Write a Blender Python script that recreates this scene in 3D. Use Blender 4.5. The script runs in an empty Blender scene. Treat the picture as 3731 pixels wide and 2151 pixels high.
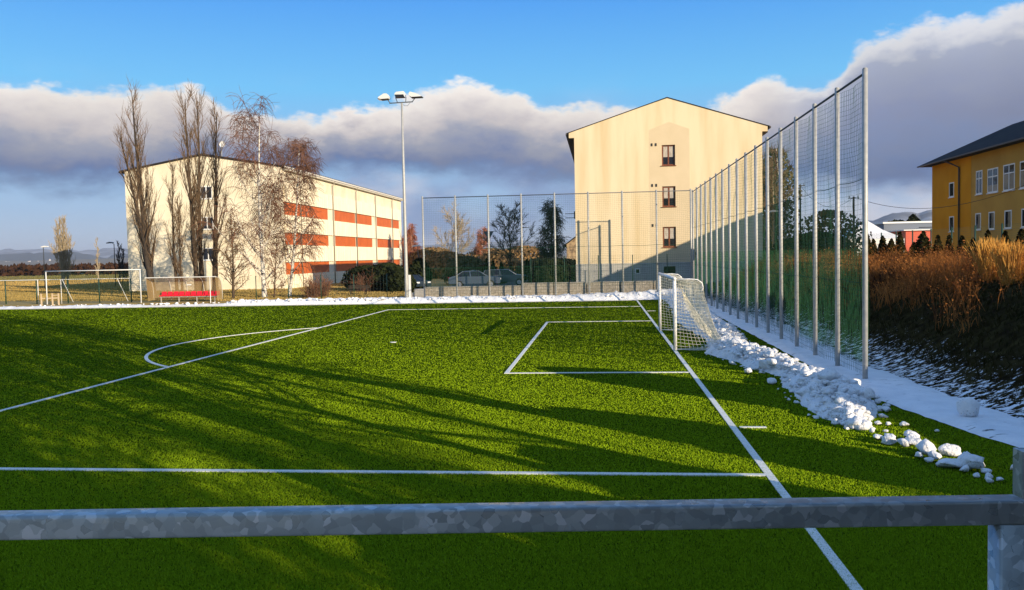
import bpy, math, random
import numpy as np
from mathutils import Vector, Matrix, noise as mnoise
R_=math.radians
SC=bpy.context.scene
COL=SC.collection
rng=random.Random(7)

# ------------------------------------------------------------------ camera
IW,IH=3731.0,2151.0
CF=3027.71
CAM=Vector((-2.5187,-32.6484,3.38496))
yaw,pitch,roll=R_(6.2230),R_(2.6930),R_(-1.1674)
_f=Vector((-math.sin(yaw)*math.cos(pitch),math.cos(yaw)*math.cos(pitch),-math.sin(pitch)))
_r=Vector((math.cos(yaw),math.sin(yaw),0)); _u=_r.cross(_f)
CR=_r*math.cos(roll)+_u*math.sin(roll); CU=-_r*math.sin(roll)+_u*math.cos(roll)
cd=bpy.data.cameras.new('camera'); cam=bpy.data.objects.new('camera',cd); COL.objects.link(cam)
cam.matrix_world=Matrix(((CR.x,CU.x,-_f.x,CAM.x),(CR.y,CU.y,-_f.y,CAM.y),(CR.z,CU.z,-_f.z,CAM.z),(0,0,0,1)))
cd.sensor_width=36; cd.lens=CF/IW*36; cd.clip_start=.05; cd.clip_end=20000
SC.camera=cam
def ray(u,v):      # survey helper: viewing direction through a point of the photo (2525 px wide)
    return CR*((u*1.47763-IW/2)/CF)-CU*((v*1.47763-IH/2)/CF)+_f
def atY(u,v,Y):
    d=ray(u,v); return CAM+d*((Y-CAM.y)/d.y)
def atX(u,v,X):
    d=ray(u,v); return CAM+d*((X-CAM.x)/d.x)
def gnd(u,v,z=0):
    d=ray(u,v); return CAM+d*((z-CAM.z)/d.z)

# ------------------------------------------------------------------ materials
def nd(nt,t,**k):
    n=nt.nodes.new(t)
    for a,b in k.items():
        if a.startswith('i_'):
            key=a[2:]; key=int(key) if key.isdigit() else key.replace('_',' ')
            n.inputs[key].default_value=b
        else: setattr(n,a,b)
    return n
def mat(name,c,rough=.7,metal=0,c2=None,scale=4,detail=6,stretch=None,bump=0,bscale=None,lo=.35,hi=.65,spec=None,alpha=1,trans=0,coord='Object'):
    m=bpy.data.materials.new(name); m.use_nodes=True; nt=m.node_tree
    p=nt.nodes['Principled BSDF']; p.inputs['Roughness'].default_value=rough; p.inputs['Metallic'].default_value=metal
    p.inputs['Base Color'].default_value=(*c,1)
    if spec is not None: p.inputs['Specular IOR Level'].default_value=spec
    if alpha<1: p.inputs['Alpha'].default_value=alpha
    if trans: p.inputs['Transmission Weight'].default_value=trans
    tc=nd(nt,'ShaderNodeTexCoord'); vec=tc.outputs[coord]
    if stretch:
        mp=nd(nt,'ShaderNodeMapping'); mp.inputs['Scale'].default_value=stretch; nt.links.new(vec,mp.inputs[0]); vec=mp.outputs[0]
    if c2 is not None:
        n=nd(nt,'ShaderNodeTexNoise',i_Scale=scale,i_Detail=detail); nt.links.new(vec,n.inputs['Vector'])
        r=nd(nt,'ShaderNodeValToRGB'); r.color_ramp.elements[0].position=lo; r.color_ramp.elements[1].position=hi
        r.color_ramp.elements[0].color=(*c,1); r.color_ramp.elements[1].color=(*c2,1)
        nt.links.new(n.outputs[0],r.inputs[0]); nt.links.new(r.outputs[0],p.inputs['Base Color'])
    if bump:
        n=nd(nt,'ShaderNodeTexNoise',i_Scale=bscale or scale*4,i_Detail=8); nt.links.new(vec,n.inputs['Vector'])
        b=nd(nt,'ShaderNodeBump',i_Strength=bump,i_Distance=.05); nt.links.new(n.outputs[0],b.inputs['Height']); nt.links.new(b.outputs[0],p.inputs['Normal'])
    return m
def leafmat(name,c,c2,scale):
    m=mat(name,c,.85,c2=c2,scale=scale,spec=.1); nt=m.node_tree; p=nt.nodes['Principled BSDF']; o=nt.nodes['Material Output']
    tr=nd(nt,'ShaderNodeBsdfTranslucent'); src=p.inputs['Base Color'].links[0].from_socket; nt.links.new(src,tr.inputs[0])
    mx=nd(nt,'ShaderNodeMixShader'); mx.inputs[0].default_value=.35; nt.links.new(p.outputs[0],mx.inputs[1]); nt.links.new(tr.outputs[0],mx.inputs[2]); nt.links.new(mx.outputs[0],o.inputs[0]); return m
M={}
M['turf']=mat('turf base',(.036,.066,.003),.95,spec=0,c2=(.062,.10,.004),scale=.6,bump=.8,bscale=60)
M['line']=mat('white turf',(.80,.80,.76),.9,c2=(.50,.53,.42),scale=28,lo=.48,hi=.78)
M['snow']=mat('snow',(.86,.86,.87),.6,c2=(.78,.79,.81),scale=2.2,bump=.6,bscale=9)
M['snow_ice']=mat('packed snow',(.78,.79,.81),.55,c2=(.66,.68,.71),scale=5,bump=.35,bscale=14)
M['galv']=mat('galvanised post',(.46,.46,.43),.5,.15,c2=(.36,.37,.36),scale=9)
M['steel_dark']=mat('weathered steel rail',(.10,.11,.12),.5,.3)
M['net']=mat('green net cord',(.020,.075,.042),.8,spec=.1)
M['net_low']=mat('bright green screen net',(.018,.085,.034),.8,spec=.1)
M['netw']=mat('white net cord',(.85,.80,.64),.7)
M['white']=mat('white paint',(.82,.82,.80),.35,c2=(.74,.74,.72),scale=3)
M['white_old']=mat('white plastic',(.72,.72,.70),.5)
M['red']=mat('red plastic seat',(.75,.012,.03),.4)
M['green_post']=mat('green coated steel',(.012,.05,.028),.5)
M['black']=mat('black metal',(.012,.012,.014),.5)
M['wood_dark']=mat('dark bench wood',(.03,.02,.014),.7,c2=(.05,.035,.02),scale=8)
M['conc']=mat('concrete',(.40,.38,.34),.85,c2=(.30,.28,.25),scale=3,bump=.3,bscale=20)
M['asph']=mat('asphalt',(.05,.05,.05),.9,c2=(.07,.07,.07),scale=6)
M['cream']=mat('cream gable render',(.73,.61,.41),.9,spec=.1,c2=(.62,.49,.29),scale=.5,stretch=(2.2,1,.25),lo=.40,hi=.72,bump=.1,bscale=30)
M['patch']=mat('grey beige render',(.64,.525,.35),.9,spec=.1,c2=(.60,.49,.32),scale=.8,bump=.1,bscale=30)
M['plinth']=mat('grey plinth render',(.44,.43,.40),.85,c2=(.38,.37,.35),scale=1.5)
M['stucco1']=mat('white block render',(.82,.74,.56),.9,spec=.1,c2=(.68,.59,.41),scale=.5,lo=.4,hi=.75,bump=.15,bscale=12)
M['clad']=mat('white cladding',(.82,.74,.56),.7,spec=.2,c2=(.75,.67,.49),scale=1.2,stretch=(1,1,.3))
M['orange']=mat('orange panel',(.60,.135,.022),.55,c2=(.52,.11,.018),scale=.9)
M['roof']=mat('dark roof sheet',(.022,.021,.021),.9,c2=(.035,.033,.032),scale=2,spec=.12)
M['fascia']=mat('fascia board',(.66,.63,.55),.6)
M['pipe']=mat('downpipe zinc',(.30,.27,.22),.5,.3)
M['pipe_dark']=mat('dark downpipe',(.05,.04,.035),.5)
M['brown']=mat('brown window wood',(.20,.06,.018),.45,c2=(.13,.035,.012),scale=6)
M['frame_w']=mat('white window frame',(.78,.77,.73),.4)
M['glass']=mat('window glass',(.012,.012,.014),.06,spec=.6)
M['glass_reflect']=mat('window glass with painted reflection',(.32,.26,.17),.15,c2=(.20,.17,.12),scale=1.3,spec=.6)  # cream tone stands in for the reflection of sunlit surroundings
M['curtain']=mat('lace curtain',(.55,.50,.42),.8,c2=(.3,.26,.22),scale=6,stretch=(4,1,.4))
M['ochre']=mat('ochre render',(.70,.31,.022),.9,spec=.05,c2=(.62,.26,.018),scale=.5)
M['olive']=mat('weathered ochre render',(.54,.31,.07),.9,spec=.05,c2=(.46,.26,.06),scale=.5)
M['tin_red']=mat('red cladding',(.62,.10,.05),.6)
M['tin_grey']=mat('grey blue cladding',(.13,.155,.20),.6)
M['tent']=mat('white tent canvas',(.86,.86,.86),.5,c2=(.76,.77,.78),scale=.7,stretch=(1,1,2.2),lo=.4,hi=.7)
M['lampglass']=mat('lamp glass',(.02,.02,.02),.15)
M['poly']=mat('brown tinted polycarbonate',(.42,.30,.14),.25,alpha=.55,spec=.5)
M['alu']=mat('aluminium rib',(.62,.60,.54),.35,.3)
M['bark']=mat('grey brown bark',(.085,.055,.03),.9,c2=(.045,.03,.018),scale=4,stretch=(3,3,.6))
M['bark_dark']=mat('dark bark',(.05,.037,.026),.9,c2=(.03,.022,.017),scale=4)
M['birch']=mat('birch bark',(.66,.62,.54),.8,c2=(.05,.04,.035),scale=3,stretch=(1,1,2.6),lo=.55,hi=.62)
M['twig']=mat('pale brown twigs',(.15,.095,.05),.9)
M['twig_red']=mat('red brown twigs',(.14,.062,.032),.9)
M['twig_rust']=mat('rusty twigs',(.30,.11,.06),.9)
M['twig_pale']=mat('pale buff twigs',(.34,.27,.17),.9)
M['twig_dark']=mat('dark twigs',(.045,.035,.028),.9)
M['ever']=mat('dark evergreen foliage',(.010,.017,.007),.9,spec=.1,c2=(.026,.032,.011),scale=2.5)
M['thuja']=mat('thuja foliage',(.014,.018,.007),1,spec=0,c2=(.045,.035,.012),scale=3)
M['olive_f']=mat('olive brown foliage',(.10,.075,.022),.85,c2=(.05,.045,.016),scale=.6)
M['ochre_f']=mat('ochre scrub',(.24,.135,.045),.9,c2=(.13,.08,.035),scale=.5)
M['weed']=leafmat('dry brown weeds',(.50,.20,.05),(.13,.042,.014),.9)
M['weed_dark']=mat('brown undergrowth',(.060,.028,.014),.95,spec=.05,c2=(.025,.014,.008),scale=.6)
M['reed']=leafmat('golden dry grass',(.80,.47,.12),(.66,.34,.07),2)
M['slopegrass']=mat('slope tuft',(.016,.017,.005),1,spec=0,c2=(.045,.036,.012),scale=1.4)
M['drygrass']=mat('dry lawn',(.36,.25,.07),.95,c2=(.26,.19,.055),scale=.4,bump=.5,bscale=10)
M['field_g']=mat('winter green field',(.17,.145,.035),.95,c2=(.13,.12,.03),scale=.05)
M['field_y']=mat('stubble field',(.42,.28,.075),.95,c2=(.33,.22,.06),scale=.08)
M['farland']=mat('distant farmland',(.20,.15,.09),.95,c2=(.13,.11,.06),scale=.006)
M['forest']=mat('forest hill',(.030,.036,.030),.95,c2=(.05,.055,.045),scale=.02)
M['hillsnow']=mat('snow dusted wooded hill',(.10,.105,.11),.95,c2=(.40,.42,.45),scale=.006,lo=.45,hi=.75)
M['housew']=mat('white house wall',(.75,.73,.70),.8)
M['houseroof']=mat('snowy roof',(.55,.50,.48),.8)
M['tanhouse']=mat('stone house wall',(.42,.30,.17),.9,c2=(.16,.11,.07),scale=1.6,lo=.4,hi=.6)
M['car_s']=mat('silver blue paint',(.11,.14,.19),.25,.5)
M['car_b']=mat('dark blue paint',(.03,.05,.08),.25,.3)
M['car_g']=mat('grey paint',(.09,.11,.135),.25,.4)
M['tyre']=mat('tyre rubber',(.015,.015,.015),.8)
M['rim']=mat('wheel rim',(.45,.46,.48),.3,.7)
M['lamp_r']=mat('red lamp',(.35,.01,.01),.2)
M['lamp_w']=mat('clear lamp',(.7,.72,.75),.1)
M['timber']=mat('pale timber',(.55,.42,.26),.8)

def brick_mat(name,c1,c2,mortar,sx,sy,w):
    m=bpy.data.materials.new(name); m.use_nodes=True; nt=m.node_tree; p=nt.nodes['Principled BSDF']; p.inputs['Roughness'].default_value=.9
    tc=nd(nt,'ShaderNodeTexCoord'); sep=nd(nt,'ShaderNodeSeparateXYZ'); cb=nd(nt,'ShaderNodeCombineXYZ')
    nt.links.new(tc.outputs['Object'],sep.inputs[0]); nt.links.new(sep.outputs[0],cb.inputs[0]); nt.links.new(sep.outputs[2],cb.inputs[1])
    b=nd(nt,'ShaderNodeTexBrick'); b.inputs['Scale'].default_value=1; b.inputs['Brick Width'].default_value=sx; b.inputs['Row Height'].default_value=sy; b.inputs['Mortar Size'].default_value=w
    b.inputs['Color1'].default_value=(*c1,1); b.inputs['Color2'].default_value=(*c2,1); b.inputs['Mortar'].default_value=(*mortar,1)
    nt.links.new(cb.outputs[0],b.inputs['Vector'])
    n=nd(nt,'ShaderNodeTexNoise',i_Scale=9.,i_Detail=6.); nt.links.new(tc.outputs['Object'],n.inputs['Vector'])
    mx=nd(nt,'ShaderNodeMix',data_type='RGBA',blend_type='MULTIPLY'); mx.inputs[0].default_value=.7
    nt.links.new(b.outputs[0],mx.inputs[6]); nt.links.new(n.outputs[0],mx.inputs[7]); nt.links.new(mx.outputs[2],p.inputs['Base Color'])
    bp=nd(nt,'ShaderNodeBump',i_Strength=.6,i_Distance=.03); nt.links.new(n.outputs[0],bp.inputs['Height']); nt.links.new(bp.outputs[0],p.inputs['Normal'])
    return m
M['block']=brick_mat('split face block',(.62,.55,.44),(.50,.44,.35),(.30,.26,.2),.5,.22,.012)

def turf_blade_mat():
    m=bpy.data.materials.new('turf fibres'); m.use_nodes=True; nt=m.node_tree; p=nt.nodes['Principled BSDF']; p.inputs['Roughness'].default_value=.55
    p.inputs['Specular IOR Level'].default_value=0; p.inputs['Roughness'].default_value=.9
    tc=nd(nt,'ShaderNodeTexCoord')
    n=nd(nt,'ShaderNodeTexNoise',i_Scale=.35,i_Detail=5.); nt.links.new(tc.outputs['Object'],n.inputs['Vector'])
    n2=nd(nt,'ShaderNodeTexNoise',i_Scale=22.,i_Detail=2.); nt.links.new(tc.outputs['Object'],n2.inputs['Vector'])
    mp=nd(nt,'ShaderNodeMapping'); mp.inputs['Scale'].default_value=(1.3,.06,1); nt.links.new(tc.outputs['Object'],mp.inputs[0])
    n3=nd(nt,'ShaderNodeTexNoise',i_Scale=1.,i_Detail=4.); nt.links.new(mp.outputs[0],n3.inputs['Vector'])
    a0=nd(nt,'ShaderNodeMath',operation='ADD'); nt.links.new(n.outputs[0],a0.inputs[0]); nt.links.new(n3.outputs[0],a0.inputs[1])
    ad=nd(nt,'ShaderNodeMath',operation='MULTIPLY_ADD'); ad.inputs[1].default_value=.4; nt.links.new(n2.outputs[0],ad.inputs[0]); nt.links.new(a0.outputs[0],ad.inputs[2])
    r=nd(nt,'ShaderNodeValToRGB'); r.color_ramp.elements[0].position=.85; r.color_ramp.elements[1].position=1.55
    r.color_ramp.elements[0].color=(.070,.140,.007,1); r.color_ramp.elements[1].color=(.228,.350,.010,1)
    nt.links.new(ad.outputs[0],r.inputs[0]); nt.links.new(r.outputs[0],p.inputs['Base Color'])
    return m
M['blade']=turf_blade_mat()

def spangle_mat():
    m=bpy.data.materials.new('spangled galvanised steel'); m.use_nodes=True; nt=m.node_tree; p=nt.nodes['Principled BSDF']
    p.inputs['Metallic'].default_value=.35
    tc=nd(nt,'ShaderNodeTexCoord')
    nz=nd(nt,'ShaderNodeTexNoise',i_Scale=30.,i_Detail=2.); nt.links.new(tc.outputs['Object'],nz.inputs['Vector'])
    ad=nd(nt,'ShaderNodeVectorMath',operation='MULTIPLY_ADD'); ad.inputs[1].default_value=(.020,.020,.020)
    nt.links.new(nz.outputs['Color'],ad.inputs[0]); nt.links.new(tc.outputs['Object'],ad.inputs[2])
    v=nd(nt,'ShaderNodeTexVoronoi',i_Scale=52.); v.inputs['Randomness'].default_value=1; nt.links.new(ad.outputs[0],v.inputs['Vector'])
    sep=nd(nt,'ShaderNodeSeparateColor'); nt.links.new(v.outputs['Color'],sep.inputs[0])
    r=nd(nt,'ShaderNodeValToRGB'); cr=r.color_ramp; cr.interpolation='LINEAR'
    cr.elements[0].position=0; cr.elements[0].color=(.25,.285,.285,1); cr.elements[1].position=.55; cr.elements[1].color=(.33,.37,.37,1)
    e=cr.elements.new(.84); e.color=(.40,.44,.44,1); e=cr.elements.new(.90); e.color=(.48,.52,.52,1); e=cr.elements.new(1); e.color=(.54,.57,.58,1)
    nt.links.new(sep.outputs[0],r.inputs[0]); nt.links.new(r.outputs[0],p.inputs['Base Color'])
    mr=nd(nt,'ShaderNodeMapRange'); mr.inputs[3].default_value=.26; mr.inputs[4].default_value=.45
    nt.links.new(sep.outputs[1],mr.inputs[0]); nt.links.new(mr.outputs[0],p.inputs['Roughness'])
    n=nd(nt,'ShaderNodeTexNoise',i_Scale=80.,i_Detail=6.); nt.links.new(tc.outputs['Object'],n.inputs['Vector'])
    b=nd(nt,'ShaderNodeBump',i_Strength=.08,i_Distance=.01); nt.links.new(n.outputs[0],b.inputs['Height']); nt.links.new(b.outputs[0],p.inputs['Normal'])
    return m
M['spangle']=spangle_mat()

def slope_mat():
    m=bpy.data.materials.new('embankment soil with snow patches'); m.use_nodes=True; nt=m.node_tree; p=nt.nodes['Principled BSDF']; p.inputs['Roughness'].default_value=1; p.inputs['Specular IOR Level'].default_value=0
    tc=nd(nt,'ShaderNodeTexCoord'); sep=nd(nt,'ShaderNodeSeparateXYZ'); nt.links.new(tc.outputs['Object'],sep.inputs[0])
    n=nd(nt,'ShaderNodeTexNoise',i_Scale=3.,i_Detail=8.); nt.links.new(tc.outputs['Object'],n.inputs['Vector'])
    r=nd(nt,'ShaderNodeValToRGB'); r.color_ramp.elements[0].position=.35; r.color_ramp.elements[1].position=.7
    r.color_ramp.elements[0].color=(.018,.013,.007,1); r.color_ramp.elements[1].color=(.055,.046,.018,1); nt.links.new(n.outputs[0],r.inputs[0])
    mp=nd(nt,'ShaderNodeMapping'); mp.inputs['Scale'].default_value=(1.0,1.6,1); mp.inputs['Rotation'].default_value=(0,0,.5); nt.links.new(tc.outputs['Object'],mp.inputs[0])
    n2=nd(nt,'ShaderNodeTexNoise',i_Scale=4.6,i_Detail=8.,i_Roughness=.72); nt.links.new(mp.outputs[0],n2.inputs['Vector'])
    # threshold rises with height above the toe
    mr=nd(nt,'ShaderNodeMapRange'); mr.inputs[1].default_value=-.05; mr.inputs[2].default_value=1.2; mr.inputs[3].default_value=.475; mr.inputs[4].default_value=.70
    nt.links.new(sep.outputs[2],mr.inputs[0])
    sb=nd(nt,'ShaderNodeMath',operation='SUBTRACT'); nt.links.new(n2.outputs[0],sb.inputs[0]); nt.links.new(mr.outputs[0],sb.inputs[1])
    ml=nd(nt,'ShaderNodeMath',operation='MULTIPLY',use_clamp=True); ml.inputs[1].default_value=30; nt.links.new(sb.outputs[0],ml.inputs[0])
    mx=nd(nt,'ShaderNodeMix',data_type='RGBA'); mx.inputs[7].default_value=(.80,.82,.86,1)
    nt.links.new(ml.outputs[0],mx.inputs[0]); nt.links.new(r.outputs[0],mx.inputs[6]); nt.links.new(mx.outputs[2],p.inputs['Base Color'])
    b=nd(nt,'ShaderNodeBump',i_Strength=.9,i_Distance=.12); nt.links.new(n.outputs[0],b.inputs['Height']); nt.links.new(b.outputs[0],p.inputs['Normal'])
    return m
M['slope']=slope_mat()
def heap_mat():
    m=mat('ploughed snow',(.86,.86,.86),.7,c2=(.72,.73,.75),scale=3.5,bump=.9,bscale=16); nt=m.node_tree; p=nt.nodes['Principled BSDF']
    tc=nd(nt,'ShaderNodeTexCoord'); n=nd(nt,'ShaderNodeTexNoise',i_Scale=26.,i_Detail=3.); nt.links.new(tc.outputs['Object'],n.inputs['Vector'])
    n2=nd(nt,'ShaderNodeTexNoise',i_Scale=1.3,i_Detail=3.); nt.links.new(tc.outputs['Object'],n2.inputs['Vector'])
    a=nd(nt,'ShaderNodeMath',operation='MULTIPLY_ADD'); a.inputs[1].default_value=.5; nt.links.new(n2.outputs[0],a.inputs[0]); nt.links.new(n.outputs[0],a.inputs[2])
    r=nd(nt,'ShaderNodeMapRange'); r.inputs[1].default_value=.86; r.inputs[2].default_value=1.0; r.inputs[4].default_value=.85; nt.links.new(a.outputs[0],r.inputs[0])
    mx=nd(nt,'ShaderNodeMix',data_type='RGBA'); src=p.inputs['Base Color'].links[0].from_socket; nt.links.new(src,mx.inputs[6]); mx.inputs[7].default_value=(.13,.12,.09,1)
    nt.links.new(r.outputs[0],mx.inputs[0]); nt.links.new(mx.outputs[2],p.inputs['Base Color']); return m
M['heap']=heap_mat()
def path_mat():
    m=mat('trodden snow',(.86,.86,.87),.6,c2=(.76,.77,.79),scale=2.4,bump=.7,bscale=8); nt=m.node_tree; p=nt.nodes['Principled BSDF']
    tc=nd(nt,'ShaderNodeTexCoord'); mp=nd(nt,'ShaderNodeMapping'); mp.inputs['Scale'].default_value=(1.5,3.6,1); nt.links.new(tc.outputs['Object'],mp.inputs[0])
    n=nd(nt,'ShaderNodeTexNoise',i_Scale=1.7,i_Detail=3.); nt.links.new(mp.outputs[0],n.inputs['Vector'])
    n2=nd(nt,'ShaderNodeTexNoise',i_Scale=.5,i_Detail=2.); nt.links.new(tc.outputs['Object'],n2.inputs['Vector'])
    a=nd(nt,'ShaderNodeMath',operation='MULTIPLY_ADD'); a.inputs[1].default_value=.45; nt.links.new(n2.outputs[0],a.inputs[0]); nt.links.new(n.outputs[0],a.inputs[2])
    r=nd(nt,'ShaderNodeMapRange'); r.inputs[1].default_value=.90; r.inputs[2].default_value=.97; nt.links.new(a.outputs[0],r.inputs[0])
    mx=nd(nt,'ShaderNodeMix',data_type='RGBA'); src=p.inputs['Base Color'].links[0].from_socket; nt.links.new(src,mx.inputs[6]); mx.inputs[7].default_value=(.05,.05,.04,1)
    nt.links.new(r.outputs[0],mx.inputs[0]); nt.links.new(mx.outputs[2],p.inputs['Base Color']); return m
M['snow_path']=path_mat()

# ------------------------------------------------------------------ mesh helpers
class MB:
    def __init__(s): s.v=[]; s.f=[]; s.mi=[]; s.cur=0; s.smooth=False
    def face(s,*idx): s.f.append(idx); s.mi.append(s.cur)
    def add(s,vs,fs):
        o=len(s.v); s.v.extend(tuple(v) for v in vs)
        for f in fs: s.f.append(tuple(i+o for i in f)); s.mi.append(s.cur)
    def box(s,x0,x1,y0,y1,z0,z1):
        s.add([(x0,y0,z0),(x1,y0,z0),(x1,y1,z0),(x0,y1,z0),(x0,y0,z1),(x1,y0,z1),(x1,y1,z1),(x0,y1,z1)],
              [(0,3,2,1),(4,5,6,7),(0,1,5,4),(1,2,6,5),(2,3,7,6),(3,0,4,7)])
    def bar(s,a,b,w,h=None,up=(0,0,1)):
        a=Vector(a);b=Vector(b);h=h or w; d=(b-a).normalized(); up=Vector(up)
        if abs(d.dot(up))>.98: up=Vector((1,0,0))
        x=d.cross(up).normalized(); y=x.cross(d)
        q=[x*(sx*w/2)+y*(sy*h/2) for sx,sy in((-1,-1),(1,-1),(1,1),(-1,1))]
        s.add([a+k for k in q]+[b+k for k in q],[(3,2,1,0),(4,5,6,7),(0,1,5,4),(1,2,6,5),(2,3,7,6),(3,0,4,7)])
    def tube(s,pts,r,n=6,cap=True):
        pts=[Vector(p) for p in pts]; m=len(pts)
        if not hasattr(r,'__len__'): r=[r]*m
        o=len(s.v); ref=Vector((.31,.17,.93))
        for i,p in enumerate(pts):
            d=(pts[min(i+1,m-1)]-pts[max(i-1,0)])
            if d.length<1e-9: d=Vector((0,0,1))
            d.normalize()
            if abs(d.dot(ref))>.97: rf=Vector((1,0,0))
            else: rf=ref
            x=d.cross(rf).normalized(); y=d.cross(x)
            for k in range(n):
                a=2*math.pi*k/n; s.v.append(tuple(p+x*(r[i]*math.cos(a))+y*(r[i]*math.sin(a))))
        for i in range(m-1):
            for k in range(n):
                k2=(k+1)%n; s.f.append((o+i*n+k,o+i*n+k2,o+(i+1)*n+k2,o+(i+1)*n+k)); s.mi.append(s.cur)
        if cap:
            s.f.append(tuple(o+k for k in range(n))[::-1]); s.mi.append(s.cur)
            s.f.append(tuple(o+(m-1)*n+k for k in range(n))); s.mi.append(s.cur)
    def prism(s,poly,axis,a,b):   # poly: list of 2-D points; axis 0/1/2 extruded from a to b
        def P(p,t):
            return (t,p[0],p[1]) if axis==0 else ((p[0],t,p[1]) if axis==1 else (p[0],p[1],t))
        n=len(poly); s.add([P(p,a) for p in poly]+[P(p,b) for p in poly],
            [tuple(range(n)),tuple(range(2*n-1,n-1,-1))]+[(i,i+n,(i+1)%n+n,(i+1)%n) for i in range(n)])
ORG={}
def link(name,mb,m,parent=None,smooth=False):
    me=bpy.data.meshes.new(name); o=ORG.get(parent.name,(0,0,0)) if parent else (0,0,0)
    v=np.array(mb.v,dtype=np.float64).reshape(-1,3)-np.array(o)
    me.from_pydata(v.tolist(),[],mb.f)
    ms=m if isinstance(m,(list,tuple)) else [m]
    for q in ms: me.materials.append(q)
    if len(ms)>1: me.polygons.foreach_set('material_index',mb.mi)
    if smooth: me.polygons.foreach_set('use_smooth',[True]*len(me.polygons))
    me.update()
    ob=bpy.data.objects.new(name,me); COL.objects.link(ob)
    if parent: ob.parent=parent; ORG[ob.name]=o
    return ob
def tag(o,label=None,cat=None,group=None,kind=None):
    if label: o['label']=label
    if cat: o['category']=cat
    if group: o['group']=group
    if kind: o['kind']=kind
    return o
def thing(name,label,cat,loc,group=None):
    o=bpy.data.objects.new(name,None); COL.objects.link(o); o.location=loc; o.empty_display_size=.2
    ORG[o.name]=tuple(loc); return tag(o,label,cat,group)
def copy_tree(o,loc,label=None,rz=None,scale=None):
    c=o.copy(); COL.objects.link(c); c.location=loc
    if label: c['label']=label
    if rz is not None: c.rotation_euler=(0,0,rz)
    if scale: c.scale=(scale,)*3
    def rec(a,b):
        for ch in list(a.children):
            d=ch.copy(); COL.objects.link(d); d.parent=b; rec(ch,d)
    rec(o,c); return c
def struct(name,mb,m,smooth=False): return tag(link(name,mb,m,None,smooth),kind='structure')
def fb(x,y,z=0,s=1,o=3):
    t=0;a=1;n=0
    for i in range(o): t+=a*mnoise.noise((x*s,y*s,z*s+7.3*i)); n+=a; a*=.5; s*=2.03
    return t/n
def lerp(a,b,t): return a+(b-a)*t
def sst(a,b,x):
    t=max(0,min(1,(x-a)/(b-a))); return t*t*(3-2*t)
def pw(x,tab):
    if x<=tab[0][0]: return tab[0][1]
    for (a,b),(c,d) in zip(tab,tab[1:]):
        if x<=c: return lerp(b,d,(x-a)/(c-a))
    return tab[-1][1]

# ------------------------------------------------------------------ ground
def hgt(x,y):
    # flat pitch, embankment on the right, terrace behind the retaining wall
    toe=5.45+.25*math.sin(y*.23)+.2*math.sin(y*.61)
    right=2.35*sst(toe-.4,toe+5.3,x)**.9 if x>toe-.4 else 0
    right*=sst(70,34,y)*.55+.45
    far=0
    if y>28: far=.3*sst(28.6,29.6,y)
    if y>31.1:
        t=sst(-17.6,-16.6,x); t2=sst(-8.6,-8.2,x)
        far=lerp(.3,.75+.3*t2,t)
    left=0
    if x<-55: left=-.5*sst(-55,-110,x)
    z=max(right,far)+left
    if y>75: z=lerp(z,-.2,sst(75,140,y)) if x<15 else z
    return z-.03
xs=sorted(set([-14000,-6000,-3500,-2000,-1200,-800,-500,-320,-220,-150,-110,-90,-75,-66]+[-60+2.5*i for i in range(18)]+[-17.6,-17.3,-17,-16.6,-16]+[-14,-11,-8.7,-8.4,-8.1,-5,-2,0,2,3,3.5]+[4+.35*i for i in range(29)]+[15,17,20,24,30,40,55,80,120,200,350,600,1200,2500,6000,14000]))
ys=sorted(set([-1500,-500,-200,-100,-70,-55,-45,-38]+[-32+1.0*i for i in range(60)]+[28.2,28.5,28.8,29.1,29.4,29.7,30,30.6,31.05,31.2,32,34,37,40,44,48,52,56,62,70,78,90,105,120,140,170,210,270,350,500,700,1000,1500,2500,6000,14000]))
mb=MB()
for y in ys:
    for x in xs:
        z=hgt(x,y)
        if 5<x<14 and -40<y<32: z+=.16*fb(x,y,0,.7)*sst(5,6.5,x)
        mb.v.append((x,y,z))
nx=len(xs)
for j in range(len(ys)-1):
    for i in range(nx-1):
        cx=(xs[i]+xs[i+1])/2; cy=(ys[j]+ys[j+1])/2
        if cx>4.4 and cx<15 and cy<32: k=1
        elif cx>=15 and cy<120: k=0
        elif cy<31.1: k=0
        elif cx>-17 and cx<16 and cy<62: k=2
        elif cy<66: k=0
        elif cy<150: k=3 if cx<-20 else 5
        elif cy<270 and cx<-10: k=4
        else: k=5
        mb.cur=k; mb.face(j*nx+i,j*nx+i+1,(j+1)*nx+i+1,(j+1)*nx+i)
struct('ground',mb,[M['drygrass'],M['slope'],M['asph'],M['field_y'],M['field_g'],M['farland']],True)

# artificial pitch
mb=MB(); mb.v=[(-70,-40,0),(4.9,-40,0),(4.9,28.15,0),(-70,28.15,0)]; mb.face(0,1,2,3)
struct('pitch',mb,M['turf'])
LH=.019
mb=MB()
def line(x0,x1,y0,y1): mb.box(x0,x1,y0,y1,.001,LH)
PD,GD=16.62,5.37
XL=-66
line(-.12,0,-36,27.74)                       # goal line
line(XL,0,27.74,27.86)                       # far touchline
line(-PD,-PD+.12,-20.0+.0,20.75)             # penalty area front
line(-PD,-.12,20.75,20.87); line(-PD,-.12,-20.0,-19.88)
line(-GD,-GD+.12,-8.9,9.15); line(-GD,-.12,9.15,9.27); line(-GD,-.12,-9.02,-8.9)
line(.06,.56,-16.5,-16.4); line(.06,.56,16.4,16.5)
cs=(-10.93,0); ra=9.15
a0=math.acos((PD-10.93)/9.12); n=48; o=len(mb.v)
for i in range(n+1):
    a=math.pi-a0+2*a0*i/n
    for r in (9.27,9.15):
        for z in (.001,LH): mb.v.append((cs[0]+r*math.cos(a)*.995,cs[1]+.1+r*math.sin(a),z))
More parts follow.
